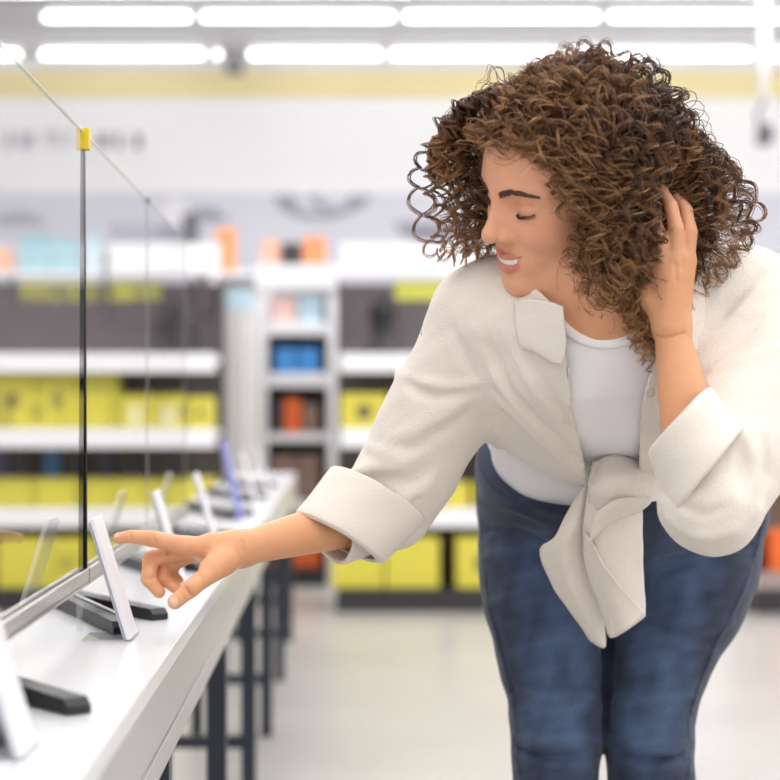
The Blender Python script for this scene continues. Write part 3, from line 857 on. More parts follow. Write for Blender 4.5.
# neck and trunk
body.chain([hd(-.030, 0, -.030), hd(-.030, 0, -.090), A4 + Vector(DOR) * .012], [.052, .049, .060], k=.03)
body.chain([hd(-.005, .052, -.060), Vector(A4) + Vector(VENT) * .035 + Vector((.02, 0, -.012))], [.012, .011], k=.02)
body.chain([hd(-.005, -.052, -.060), Vector(A4) + Vector(VENT) * .04 + Vector((-.012, 0, -.012))], [.010, .009], k=.02)
TR = [(.165, .118), (.128, .098), (.140, .102), (.140, .092), (.070, .050)]
body.ecap([A0, A1, A2, A3, A4], TR, LAT, k=.03, ks=.03)
body.chain([RS, (RS + LS) / 2 + Vector(DOR) * .02 + Vector((0, -.02, .0)), LS], [.050, .062, .050], k=.04)
for s, c in ((1, P(650, 375, 2.14)), (-1, P(566, 378, 2.14))):
    body.ell(c, (.052, .052, .052), None, k=.05)
# arms
body.chain([RS, RS.lerp(RE, .5), RE], [.045, .042, .036], k=.03)
body.chain([RE, RE.lerp(RW, .28), RE.lerp(RW, .65), RW], [.034, .0330, .0265, .0205], k=.02)
body.chain([LS, LS.lerp(LE, .5), LE], [.045, .042, .036], k=.03)
body.chain([LE, LE.lerp(LW, .25), LE.lerp(LW, .60), LW], [.034, .0350, .0290, .0200], k=.02)
# thighs, shins, feet
for h, k_, a in ((HIPR, KNR, ANR), (HIPL, KNL, ANL)):
    body.chain([h, k_, a], [.080, .045, .030], k=.03)
    body.chain([a, a + Vector((0, -.16, -.055))], [.03, .02], k=.02)
# right hand, pointing
def knuckled(pts, rr):
    """slimmer between the joints"""
    P2, R2 = [pts[0]], [rr[0]]
    for a, b, ra, rb in zip(pts, pts[1:], rr, rr[1:]): P2 += [a.lerp(b, .5), b]; R2 += [(ra + rb) * .5 * .93, rb]
    return P2, R2
def hand(fingers, palm, thumb, kpalm=.010):
    for pts, rr in palm: body.chain(pts, rr, k=kpalm)
    for pts, rr in fingers: body.chain(*knuckled(pts, rr), k=.0045)
    for pts, rr in thumb: body.chain(*knuckled(pts, rr), k=.009)
iM, mM, rM, pM = P(188, 546, 2.092), P(187, 549, 2.112), P(191, 552, 2.132), P(197, 554, 2.149)
body.chain([RW, RW.lerp(iM, .5)], [.0205, .0175], k=.014)
hand([([iM, P(150, 538.5, 2.09), P(131, 536.5, 2.092), P(119, 538, 2.094)], [.0122, .0102, .0085, .0072]),
      ([mM, P(151, 559, 2.108), P(148.5, 579, 2.098), P(159, 592, 2.094)], [.0112, .0110, .0098, .0078]),
      ([rM, P(164, 564, 2.124), P(163, 579, 2.112), P(176, 588, 2.106)], [.0104, .0100, .0090, .0074]),
      ([pM, P(177, 563, 2.142), P(172, 573, 2.134), P(179, 580, 2.13)], [.0088, .0080, .0070, .0056])],
     [([RW.lerp(iM, .12), iM], [.0190, .0112]), ([RW.lerp(mM, .12), mM], [.0180, .0105]), ([RW.lerp(rM, .12), rM], [.0165, .0100]), ([RW.lerp(pM, .12), pM], [.0150, .0092]),
      ([P(226, 560, 2.085), P(212, 568, 2.070)], [.0170, .0145])],
     [([P(222, 563, 2.078), P(205, 577, 2.058), P(190, 589, 2.045), P(175, 602, 2.038)], [.0150, .0122, .0114, .0090])])
NAILS = [(P(173.5, 602.5, 2.031), .0062), (P(116.5, 535.5, 2.089), .003)]
# left hand, fingers pushed into the curls
a_, b_, c_, d_ = P(687, 262, 1.954), P(675, 258, 1.950), P(664, 263, 1.954), P(655, 272, 1.964)
hand([([a_, P(690, 232, 1.952), P(686, 210, 1.964), P(676, 196, 1.976)], [.0098, .0088, .0078, .0062]),
      ([b_, P(676, 228, 1.942), P(671, 206, 1.954), P(662, 190, 1.970)], [.0104, .0092, .0082, .0064]),
      ([c_, P(660, 238, 1.946), P(653, 218, 1.958), P(644, 203, 1.972)], [.0104, .0092, .0080, .0064]),
      ([d_, P(648, 252, 1.956), P(640, 236, 1.968), P(632, 224, 1.978)], [.0096, .0086, .0074, .006])],
     [([LW.lerp(a_, .1), a_], [.0185, .0108]), ([LW.lerp(b_, .1), b_], [.0180, .0112]), ([LW.lerp(c_, .1), c_], [.0175, .0112]), ([LW.lerp(d_, .1), d_], [.0165, .0104])],
     [([P(664, 318, 1.962), P(648, 300, 1.964), P(636, 282, 1.972), P(626, 264, 1.982)], [.0150, .0112, .0098, .0074])])
# creases of the pointing hand and the raised wrist
for pix, r in [([(147, 566), (151, 562), (155, 559)], .0013), ([(145, 579), (150, 579), (154, 577)], .0012), ([(164, 583), (170, 581)], .0011), ([(153, 534), (154, 543)], .0009),
               ([(167, 553), (175, 561), (187, 560)], .0009), ([(190, 562), (197, 571), (199, 577)], .0010), ([(186, 589), (191, 596)], .0012), ([(242, 540), (244, 553)], .0009),
               ([(675, 264), (676, 280)], .0010), ([(683, 256), (682, 268)], .0010), ([(654, 335), (668, 338), (684, 333)], .0008), ([(130, 533), (131, 540)], .0007)]:
    hp = crom(body.hit(pix), 6); body.chain([Vector(x) for x in hp], r, k=.0035, kind='s')
co, fc = sdf_mesh(body, .0017, 'person')
co, fc = largest(co, fc)

def near_chain(q, pts):
    d = np.full(len(q), 9.)
    for a, b in zip(pts, pts[1:]):
        a, b = np.array(a), np.array(b); ab = b - a
        t = np.clip((q - a) @ ab / (ab @ ab), 0, 1); d = np.minimum(d, np.linalg.norm(q - a - t[:, None] * ab, axis=1))
    return d
def smooth(x, a, b): t = np.clip((x - a) / (b - a), 0, 1); return t * t * (3 - 2 * t)
SK_FACE, SK_ARM, LIP, CHEEK, NAIL = (np.array(lin(c)) for c in ('#e6aa88', '#dca077', '#c9706a', '#d98a72', '#e9bda6'))
dH = np.linalg.norm(co - HC, axis=1)
w = smooth(dH, .13, .20)[:, None]
cl = SK_FACE * (1 - w) + SK_ARM * w
def blend(c, wt): 
    global cl
    cl = cl * (1 - wt[:, None]) + c * wt[:, None]
hl_ = np.interp(((co - HC) @ HM)[:, 2], [-.06, -.03, .0, .03, .06, .075, .09], [-.04, -.03, -.01, .012, .030, .046, .2])
blend(np.array(lin('#2c1c16')), smooth(hl_ - ((co - HC) @ HM)[:, 0], .0, .02) * (((co - HC) @ HM)[:, 2] > -.06) * (np.linalg.norm(((co - HC) @ HM - [-.014, 0, .027]) / [.092, .073, .077], axis=1) < 1.06))
blend(CHEEK, .38 * (1 - smooth(np.linalg.norm((co - np.array(hd(.060, .050, -.034))), axis=1), .008, .034)))
loc = (co - HC) @ HM
tp = 1 - .55 * np.clip(np.abs(loc[:, 1]) / .0315, 0, 1) ** 3
lipw = np.maximum(1 - smooth(near_chain(co, UL) / tp, .0036, .0054), 1 - smooth(near_chain(co, LL) / tp, .0050, .0068)) * (np.abs(loc[:, 1]) < .0325)
blend(LIP, .75 * lipw)
for s in (1, -1):                                                     # lash line pigment
    blend(np.array(lin('#4a2c22')), .8 * (1 - smooth(near_chain(co, [hd(.0800, s * .0230, -.0078), hd(.0825, s * .0320, -.0100), hd(.0715, s * .0475, -.0050)]),   .0006, .0018)))
for p, r in NAILS: blend(NAIL, .8 * (1 - smooth(np.linalg.norm(co - np.array(p), axis=1), r * .8, r * 1.1)))
knk = [P(151, 540, 2.085), P(151, 559, 2.1), P(189, 589, 2.036)]
for p in knk: blend(np.array(lin('#c98663')), .35 * (1 - smooth(np.linalg.norm(co - np.array(p), axis=1), .004, .012)))
M['skin'] = mat('skin', '#dda587', .48, noise=.035, nscale=70, bump=.10, bscale=900, spec=.35, sss=.14, attr='tint')
person = np_mesh('person', co, fc, M['skin'], None, True, cl)
tag(person, 'woman with brown curls bending over the table, one hand pointing, the other in her hair', 'person')
print('BODY verts', len(co))

# teeth
bm = MB()
for i, y in enumerate(np.linspace(-.0185, .0185, 8)):
    x = .0935 - 14.0 * y * y
    mt = Matrix.Translation(hd(x, y, -.0702 + 9.0 * y * y)) @ Matrix(HM.tolist()).to_4x4() @ Matrix.Rotation(math.atan2(-2 * 14 * y, 1) * -1, 4, 'Z')
    bm.box(-.002, .002, -.0029, .0029, -.0042, .0042, .0012, 2, mt)
M['teeth'] = mat('teeth', '#f2ece4', .25)
bm.build('teeth', M['teeth'], person, True)
# eyebrows and lashes, hair by hair
M['brow'] = mat('brow_hair', '#5f3d2e', .6)
def brow_pt(s, t): 
    a = crom([hd(.0905, s * .0090, .0160), hd(.0890, s * .0200, .0205), hd(.0830, s * .0350, .0242), hd(.0660, s * .0545, .0160)], 12)
    i = min(int(t * (len(a) - 1)), len(a) - 2); fr = t * (len(a) - 1) - i
    return Vector(a[i] * (1 - fr) + a[i + 1] * fr)
def snap(p, lift):
    """moves a point to just over the skin"""
    p = np.array(p, f32)
    for _ in range(6):
        e = .0005; q = np.stack([p, p + [e, 0, 0], p + [0, e, 0], p + [0, 0, e]]).astype(f32); d = body.dist(q)
        g = (d[1:] - d[0]) / e; g = g / max(np.linalg.norm(g), 1e-6); p = p - g * (d[0] - lift)
    return Vector([float(x) for x in p]), Vector([float(x) for x in g])
def hairs(name, strands, m, n=5):
    b = MB()
    for pts, rad in strands: b.tube(pts, rad, n)
    return b.build(name, m, person, True)
upv = Vector(u2)
for s in (1, -1):
    st = []
    for i in range(240):
        t = rnd.random() ** .9; p = brow_pt(s, t); q = brow_pt(s, min(t + .13, 1))
        hgt = .0052 * (1 - .72 * t) * (1 if t > .1 else .7)
        p = p + upv * (rnd.uniform(-1, 1) * hgt); q = q + upv * (rnd.uniform(-.4, .8) * hgt + .001 * (1 - t))
        p, _ = snap(p, .0003); mid, _ = snap((p + q) / 2, .0012); q, _ = snap(q, .0008)
        if (q - p).length > .012: continue
        st.append(([p, mid, q], [.00028, .00034, .0001]))
    hairs('eyebrow', st, M['brow'])
    st = []
    lash = crom([hd(.0800, s * .0225, -.0078), hd(.0830, s * .0320, -.0100), hd(.0715, s * .0475, -.0050)], 10)
    base = [snap(p, .0004)[0] for p in lash[2:]]
    st.append((base, [.0003 + .0005 * min(1, i / 9) for i in range(len(base))]))
    for i in range(34):
        t = i / 33 * (len(base) - 1); j = min(int(t), len(base) - 2); p = base[j].lerp(base[j + 1], t - j)
        out = Vector(f_) * .7 + Vector(l2) * s * (.25 + .75 * i / 33) - upv * .45; out.normalize()
        L = .0045 + .0045 * i / 33
        st.append(([p, p + out * L * .6, p + out * L + upv * .0022], [.00035, .00028, .00008]))
    hairs('eyelashes', st, M['brow'])

# ---------------------------------------------------------------- t-shirt
M['tee'] = mat('white_cotton', '#f3f0f4', .75, bump=.12, bscale=700, sheen=.1)
tee = Field()
TT = [(.170, .112), (.160, .108), (.154, .104), (.140, .090), (.07, .05)]
TP = [A0 + (A1 - A0) * .45, A1, A2, A3, A4]
tee.ecap(TP, TT, LAT, k=.0, ks=.05)
tee.chain([RS, (RS + LS) / 2 + Vector(DOR) * .02 + Vector((0, -.02, .0)), LS], [.054, .068, .054], k=.04)
for c in (P(650, 375, 2.13), P(566, 378, 2.13)): tee.ell(c, (.053, .053, .053), None, k=.08)
tee.chain([P(512, 390, 2.30), P(518, 430, 2.33), P(545, 466, 2.33)], [.030, .034, .02], k=.05)
tee.custom('d', (-9,) * 3, (9,) * 3, lambda q: .0017 * wobble(q * np.array([1, .5, .5]), 34, 8))
tee_full = Field(); tee_full.ops = list(tee.ops)
NK = P(606, 288, 1.99)
tee.custom('m', (-9,) * 3, (9,) * 3, lambda q, d: np.maximum(np.maximum(d, -(d + .006)), .0 - (np.linalg.norm((q - np.array(NK)) / np.array([1., 1., 1.]), axis=1) - .066)))
pl = np.array(A0 + (A1 - A0) * .60); tee.custom('m', (-9,) * 3, (9,) * 3, lambda q, d: np.maximum(d, -((q - pl) @ spine_ax)))
co, fc = sdf_mesh(tee, .003, 't_shirt'); co, fc = largest(co, fc); co = relax(co, fc, 6)
tshirt = np_mesh('t_shirt', co, fc, M['tee'], person)
ring = []
for a in np.linspace(0, 2 * math.pi, 73)[:-1]:                            # ribbed band round the neckline
    # walks out from the neck along the trunk surface to the cut
    e1, e2 = np.array(LAT), np.cross(spine_ax, LAT); dr = (e1 * math.cos(a) + e2 * math.sin(a)).astype(f32)
    p = np.array(NK, f32) + dr * .06
    for _ in range(14):
        e = .0015; q = np.stack([p, p + [e, 0, 0], p + [0, e, 0], p + [0, 0, e]]).astype(f32); dd = tee_full.dist(q); g = (dd[1:] - dd[0]) / e; g /= max(np.linalg.norm(g), 1e-6)
        p = p - g * (dd[0] - .0005); v = p - np.array(NK, f32); p = np.array(NK, f32) + v / np.linalg.norm(v) * .0668
    ring.append(p)
ring = np.array(ring, float)
for _ in range(4): ring = (np.roll(ring, 1, 0) + np.roll(ring, -1, 0) + 2 * ring) / 4
n_ = len(ring); tg_ = np.roll(ring, -1, 0) - np.roll(ring, 1, 0); tg_ /= np.linalg.norm(tg_, axis=1)[:, None]
rad_ = ring - np.array(NK); rad_ -= (rad_ * tg_).sum(1)[:, None] * tg_; rad_ /= np.linalg.norm(rad_, axis=1)[:, None]; bn_ = np.cross(tg_, rad_)
G = np.stack([ring + rad_ * (.0062 * math.cos(t)) + bn_ * (.0034 * math.sin(t)) for t in np.linspace(0, 2 * math.pi, 13)[:-1]], 1)
i_ = np.arange(n_ * 12).reshape(n_, 12); j_ = np.roll(i_, -1, 0); fcs = np.stack([i_, j_, np.roll(j_, -1, 1), np.roll(i_, -1, 1)], -1).reshape(-1, 4)
np_mesh('neckband', G.reshape(-1, 3), fcs, M['tee'], tshirt)

# ---------------------------------------------------------------- jeans
def denim():
    m = mat('denim', '#2c4468', .8, noise=.16, nscale=260, bump=.35, bscale=1400, sheen=.15)
    nt = m.node_tree; b = nt.nodes['Principled BSDF']; L = nt.links
    a = nt.nodes.new('ShaderNodeAttribute'); a.attribute_name = 'tint'
    for n_ in nt.nodes:
        if n_.type == 'VECT_MATH': L.new(a.outputs['Color'], n_.inputs[0])
    return m
M['denim'] = denim()
jn = Field()
jn.ecap([A1 + (A2 - A1) * .42, A0 + (A1 - A0) * .80 + Vector((0, .01, 0)), A0 + Vector((.0, .0, .012)), P(620, 580, 2.49)], [(.172, .122), (.186, .133), (.200, .140), (.170, .10)], LAT, k=0, ks=.05)
def legpts(rows, dz):
    pts, rd = [], []
    for (y, xl, xr, d, dep) in rows:
        pts.append(P((xl + xr) / 2, y, d)); w_ = (xr - xl) / 2 / F * d; rd.append((w_, w_ * dep))
    return pts, rd
rowsR = [(520, 480, 590, 2.49, 1.05), (560, 480, 600, 2.475, 1.05), (600, 486, 603, 2.46, 1.05), (660, 501, 603, 2.44, 1.1), (720, 513, 602, 2.415, 1.1), (752, 516, 597, 2.40, 1.12), (785, 518, 594, 2.40, 1.12)]
rowsL = [(520, 640, 766, 2.49, 1.05), (560, 620, 757, 2.475, 1.05), (600, 608, 740, 2.46, 1.05), (660, 607, 708, 2.44, 1.1), (720, 607, 692, 2.415, 1.1), (752, 610, 690, 2.40, 1.12), (785, 611, 690, 2.40, 1.12)]
for rows, kn, an in ((rowsR, KNR, ANR), (rowsL, KNL, ANL)):
    pts, rd = legpts(rows, 0)
    pts += [Vector((pts[-1].x, 2.46, .30)), an + Vector((0, 0, .02))]; rd += [(.056, .060), (.043, .047)]
    jn.ecap(pts, rd, LAT, k=.012, ks=.02)
def jstroke(pix, r, kind='u', k=.012, sink=.6):
    h_ = jn.hit(pix); p = crom(h_, 6); n = len(p)
    rr = [r * 1.35 * (.25 + .75 * math.sin(math.pi * i / (n - 1))) for i in range(n)]
    off = np.array([0, r * sink, 0]) if kind == 'u' else np.array([0, -r * .5, 0])
    return [Vector(x + off) for x in p], rr, kind, k
S = []
for pix, r, kd in [
    ([(516, 739), (540, 746), (570, 747), (600, 738)], .008, 'u'), ([(517, 757), (545, 765), (575, 764), (597, 756)], .007, 'u'), ([(518, 775), (550, 779), (590, 774)], .006, 'u'),
    ([(610, 741), (640, 752), (670, 752), (692, 744)], .009, 'u'), ([(611, 760), (640, 768), (668, 769), (690, 762)], .008, 'u'), ([(612, 777), (650, 782), (690, 776)], .006, 'u'),
    ([(516, 748), (545, 756), (580, 755)], .004, 's'), ([(620, 754), (645, 760), (680, 755)], .003, 's'),
    ([(482, 560), (505, 556), (535, 566)], .006, 'u'), ([(490, 604), (520, 600), (560, 612)], .005, 'u'), ([(482, 500), (510, 505), (545, 520)], .006, 'u'),
    ([(660, 585), (700, 572), (748, 566)], .006, 'u'), ([(650, 618), (690, 628), (730, 622)], .005, 'u'), ([(655, 640), (690, 648), (712, 650)], .004, 'u'),
    ([(660, 560), (700, 556), (752, 545)], .005, 's'), ([(486, 530), (520, 532), (555, 548)], .004, 's'),
    ([(606, 650), (605, 700), (604, 728)], .007, 's'), ([(612, 610), (607, 640), (606, 660)], .008, 's'),
    ([(520, 690), (545, 700), (580, 694)], .004, 'u'), ([(620, 700), (650, 706), (690, 696)], .004, 'u')]:
    S.append(jstroke(pix, r, kd))
for p, rr, kd, k in S: jn.chain(p, rr, k=k, kind=kd)
# side seams
for pix in ([(481, 520), (486, 590), (503, 660), (516, 720), (520, 775)], [(764, 520), (750, 574), (722, 632), (703, 676), (690, 722), (688, 775)]):
    p = crom(jn.hit(pix), 10); jn.chain([Vector(x) for x in p], .0028, k=.004)
jn.custom('d', (-9,) * 3, (9,) * 3, lambda q: .0012 * wobble(q * np.array([.7, .7, 1.3]), 42, 8))
pj = np.array(A0 + (A1 - A0) * 1.0); nj = unit(spine_ax - .34 * VENT); jn.custom('m', (-9,) * 3, (9,) * 3, lambda q, d: np.maximum(d, (q - pj) @ nj))
co, fc = sdf_mesh(jn, .0035, 'jeans'); co, fc = largest(co, fc)
DK, LT = np.array(lin('#1d2a42')), np.array(lin('#4a5f82'))
tv = np.zeros(len(co))
for ax, rr in (([P(545, 560, 2.38), P(556, 640, 2.36), P(557, 740, 2.35)], .055), ([P(680, 560, 2.38), P(660, 640, 2.36), P(650, 740, 2.35)], .055)):
    tv = np.maximum(tv, 1 - smooth(near_chain(co, ax), .01, rr + .03))
tv = np.clip(.65 * tv + .12 * wobble(co, 60, 8) + .12 * wobble(co, 140, 8, 4), 0, 1)
jeans = np_mesh('jeans', co, fc, M['denim'], person, True, DK * (1 - tv[:, None]) + LT * tv[:, None])
# inseam fly stitching under the tails is hidden; shoes carry her on the floor
M['shoe'] = mat('white_leather', '#e6e3df', .5); M['sole'] = mat('rubber_sole', '#cfcac4', .7)
for an in (ANR, ANL):
    sf = Field(); c = Vector((an.x, an.y - .07, .055))
    sf.chain([Vector((an.x, an.y + .03, .06)), Vector((an.x, an.y - .06, .05)), Vector((an.x, an.y - .17, .040))], [.042, .044, .036], k=.0)
    sf.chain([Vector((an.x, an.y, .06)), Vector((an.x, an.y, .11))], [.044, .046], k=.02)
    sf.custom('m', (-9,) * 3, (9,) * 3, lambda q, d: np.maximum(d, .012 - q[:, 2]))
    co, fc = sdf_mesh(sf, .005, 'shoe'); sh = np_mesh('shoe', co, fc, M['shoe'], person)
    b = MB(); b.prism([(x, z) for x, z in [(-.046, 0), (.046, 0), (.046, .016), (-.046, .016)]], .245, Matrix.Translation((an.x, an.y - .205, .0)), .005); b.build('sole', M['sole'], sh)

# ---------------------------------------------------------------- shirt
M['shirt'] = mat('cream_crepe', '#e6ddd3', .85, bump=.55, bscale=420, sheen=.15, noise=.02, nscale=200)
shm = Field()
ST = [(.172, .134), (.170, .132), (.176, .128), (.160, .108), (.085, .064)]
shm.ecap([A0 + (A1 - A0) * .55, A1, A2, A3, A4], ST, LAT, k=0, ks=.04)
shm.chain([RS + Vector((.02, 0, 0)), (RS + LS) / 2 + Vector(DOR) * .03 + Vector((0, -.02, .0)), LS - Vector((.02, 0, 0))], [.060, .078, .064], k=.05)
for c in (P(655, 375, 2.14), P(562, 378, 2.14)): shm.ell(c, (.072, .072, .072), None, k=.06)
# sleeves
RC = RE.lerp(RW, .40); LC = P(694, 455, 1.935)
shm.chain([RS, RS.lerp(RE, .35), RS.lerp(RE, .75), RE + Vector((0, 0, .010)), RC], [.064, .066, .066, .062, .052], k=.045)
shm.chain([LS + Vector((.015, 0, 0)), LS.lerp(LE, .4) + Vector((.032, .01, 0)), LS.lerp(LE, .8) + Vector((.018, .01, 0)), LE + Vector((.014, .012, .000)), LC], [.068, .080, .074, .062, .046], k=.045)
shm.ops_end = len(shm.ops)
def stroke(pix, r, kind='u', k=.011, sink=.42):
    h_ = shm.hit(pix); p = crom(h_, 6); n = len(p)
    rr = [r * (.3 + .7 * math.sin(math.pi * min(max(i / (n - 1), .0), 1))) for i in range(n)]
    r *= 1.55; off = np.array([0, r * sink, 0]) if kind == 'u' else np.array([0, -r * .40, 0])
    return [Vector(x + off) for x in p], rr, kind, k
S = []
for pix, r, kd in [
    # her right sleeve
    ([(452, 330), (462, 356), (474, 378)], .006, 's'),
    ([(398, 372), (425, 385), (455, 386), (476, 381)], .008, 'u'), ([(405, 384), (430, 396), (460, 395)], .006, 's'),
    ([(392, 440), (415, 430), (445, 412), (472, 396)], .010, 'u'), ([(385, 452), (412, 454), (440, 434), (462, 418)], .007, 's'),
    ([(372, 448), (395, 455), (412, 456)], .009, 'u'), ([(340, 478), (372, 470), (405, 462), (440, 440)], .010, 'u'),
    ([(352, 484), (380, 480), (410, 482), (428, 470)], .007, 's'), ([(375, 525), (395, 508), (420, 490), (436, 470)], .009, 'u'),
    ([(370, 535), (392, 520), (418, 498)], .006, 's'), ([(345, 470), (352, 492), (362, 510)], .006, 'u'),
    # front, her right
    ([(478, 330), (500, 380), (540, 425), (575, 455)], .007, 'u'), ([(486, 345), (508, 388), (548, 432), (580, 466)], .005, 's'),
    ([(505, 330), (535, 385), (572, 430)], .006, 'u'), ([(496, 395), (530, 425), (575, 470)], .008, 'u'),
    ([(530, 360), (552, 400), (576, 440)], .005, 's'),
    # her left sleeve and side
    ([(700, 345), (728, 325), (752, 300), (768, 285)], .008, 'u'), ([(704, 362), (735, 338), (760, 318)], .006, 's'),
    ([(715, 370), (745, 360), (775, 350)], .007, 'u'),
    ([(742, 425), (750, 450), (752, 480), (746, 505)], .010, 'u'), ([(738, 440), (743, 465), (742, 492)], .007, 's'),
    ([(757, 450), (760, 480), (755, 515)], .009, 'u'), ([(766, 440), (768, 470), (762, 500)], .006, 's'),
    ([(672, 520), (700, 535), (730, 530), (748, 512)], .008, 'u'), ([(680, 505), (705, 515), (730, 505)], .005, 's'),
    ([(716, 300), (730, 275), (748, 258)], .006, 'u'), ([(722, 312), (740, 290), (760, 270)], .005, 's'),
    ]:
    S.append(stroke(pix, r, kd))
for p, rr, kd, k in S: shm.chain(p, rr, k=k, kind=kd)
shm.custom('d', (-9,) * 3, (9,) * 3, lambda q: .0016 * wobble(q, 38, 8) + .0007 * wobble(q, 95, 8, 5))
TH = .006
def make_shell(q, d):
    e = np.maximum(d, -(d + TH))
    # front opening: wedge through the ventral side
    t = (q - np.array(A3)) @ spine_ax                                # 0 at the chest, negative to the waist
    v = (q - np.array(A3)) @ VENT
    xo = np.array(A3)[0] - .008 + (np.array(A1)[0] - np.array(A3)[0]) * np.clip(-t / .33, 0, 1)
    half_ = np.interp(t, [-.36, -.28, -.18, -.05, .02, .08, .14], [.020, .028, .031, .037, .043, .056, .072])
    open_ = np.maximum(np.maximum(np.abs(q[:, 0] - xo) - half_, .0 - v), .072 - near_chain(q, [LE, LE.lerp(LW, .45)]))
    e = np.maximum(e, -open_)
    # neck hole
    ax = np.array(HC) - np.array(A4); ax = ax / np.linalg.norm(ax); r_ = q - np.array(A4); h = r_ @ ax
    e = np.maximum(e, -np.maximum(np.linalg.norm(r_ - h[:, None] * ax, axis=1) - .080, -h - .05))
    # inside of sleeves stays hollow only near the cuffs
    for c, a, rr in ((RC, RW - RE, .075), (LC, P(664, 412, 1.955) - LC, .056)):
        n_ = unit(np.array(a)); hh = (q - np.array(c)) @ n_
        near = np.linalg.norm(q - np.array(c) - hh[:, None] * n_, axis=1) - rr
        e = np.maximum(e, -np.maximum(np.maximum(-hh, hh - .065), near))
    return e
KN = P(607, 484, 2.235)
def hem(q, d):
    k0 = np.array(KN); out = d
    for sx, fl in ((-1, P(484, 388, 2.28)), (1, P(742, 420, 2.28))):
        n_ = np.cross(np.array(fl) - k0, DOR + np.array([0, .6, .1])); n_ = n_ / np.linalg.norm(n_)
        if n_[2] < 0: n_ = -n_
        side = (q[:, 0] - k0[0]) * sx
        arm = np.minimum(near_chain(q, [RS, RE, RW]), near_chain(q, [LS, LE, LW]) - .004) - .100      # never trims the sleeves
        cut = np.maximum(-((q - k0) @ n_), -arm * -1) if False else np.minimum(-((q - k0) @ n_), arm)
        out = np.maximum(out, cut)
    return out
shm.custom('m', (-9,) * 3, (9,) * 3, make_shell)
shm.custom('m', (-9,) * 3, (9,) * 3, hem)
co, fc = sdf_mesh(shm, .0028, 'shirt'); co, fc = largest(co, fc, 1500); co = relax(co, fc, 3)
shirt = np_mesh('shirt', co, fc, M['shirt'], person)
print('SHIRT verts', len(co))

# ---------------------------------------------------------------- cuffs, collar, knot, buttons: parts of the shirt
def ring_loft(name, rings, m, parent, thick=.005):
    """closed tube of cloth through elliptical rings (centre, axis a, axis b)"""
    n = 40; G = []
    for c, a, b in rings:
        c, a, b = np.array(c), np.array(a), np.array(b)
        G.append([c + a * math.cos(2 * math.pi * k / n) + b * math.sin(2 * math.pi * k / n) for k in range(n)])
    G = np.array([crom([g[k] for g in G], 5) for k in range(n)]).transpose(1, 0, 2)
    r = G.shape[0]; G = G + np.stack([wobble(G.reshape(-1, 3), 70, 6, o) for o in (0, 4, 8)], -1).reshape(G.shape) * .0008
    i = np.arange(r * n).reshape(r, n); j = np.roll(i, -1, 1)
    fc = np.stack([i[:-1], i[1:], j[1:], j[:-1]], -1).reshape(-1, 4)
    o = np_mesh(name, G.reshape(-1, 3), fc, m, parent)
    md = o.modifiers.new('thickness', 'SOLIDIFY'); md.thickness = thick; md.offset = 0
    return o
def cuff(e0, e1, f0, f1, d0, d1, deep):
    """e0-e1: opening edge across, f0-f1: the other edge"""
    A, B_, C_, D_ = P(*e0, d0), P(*e1, d0), P(*f0, d1), P(*f1, d1)
    rings = []
    for t, g in ((-.02, .90), (0.0, .985), (.06, 1.03), (.5, 1.03), (.94, 1.06), (1.0, 1.03), (1.01, .93)):
        p, q = A.lerp(C_, t), B_.lerp(D_, t); c = (p + q) / 2; a = (q - p) / 2
        ax = ((C_ + D_) / 2 - (A + B_) / 2).normalized(); b = ax.cross(a.normalized()) * deep
        rings.append((c, a * g, b * g))
    return ring_loft('cuff', rings, M['shirt'], shirt, .004)
cuff((297, 513), (381, 562), (334, 470), (421, 520), 2.165, 2.185, .050)
cuff((650, 452), (707, 389), (672, 512), (741, 428), 1.940, 1.930, .066)

# collar flaps
def on(field, pix, lift): return [Vector(v) + Vector((0, -lift, 0)) for v in field.hit(pix)]
CF = lambda rows, nm: sheet(nm, rows, M['shirt'], shirt, .0035, 8, .0006)
def flap(pix, lifts):
    return [[Vector(shm_hit + np.array([0, -lf, 0])) for shm_hit, lf in zip(shm.hit(r), l)] for r, l in zip(pix, lifts)]
def collar_rows():
    px_ = [[(514, 300), (528, 300), (545, 302), (564, 306)], [(515, 322), (531, 326), (549, 328), (566, 330)], [(519, 342), (533, 345), (550, 349), (566, 349)], [(521, 349), (535, 352), (551, 363), (562, 364)]]
    rows = []
    for r, l in zip(px_, ([.006, .010, .013], [.006, .011, .015], [.006, .012, .016], [.004, .010, .014])):
        h3 = [Vector((v + np.array([0, -lf, 0])).tolist()) for v, lf in zip(shm.hit(r[:3]), l)]
        rows.append(h3 + [P(*r[3], h3[2].y + (h3[2].y - h3[1].y) * .35 - .001)])
    return rows
CF(collar_rows(), 'collar')
CF([[P(702, 268, 1.995), P(696, 280, 1.985), P(690, 292, 1.975)],
    [P(704, 300, 1.992), P(697, 306, 1.982), P(690, 314, 1.972)],
    [P(704, 335, 1.995), P(698, 342, 1.985), P(692, 346, 1.978)],
    [P(702, 348, 2.0), P(699, 350, 1.99), P(695, 352, 1.985)]], 'collar')

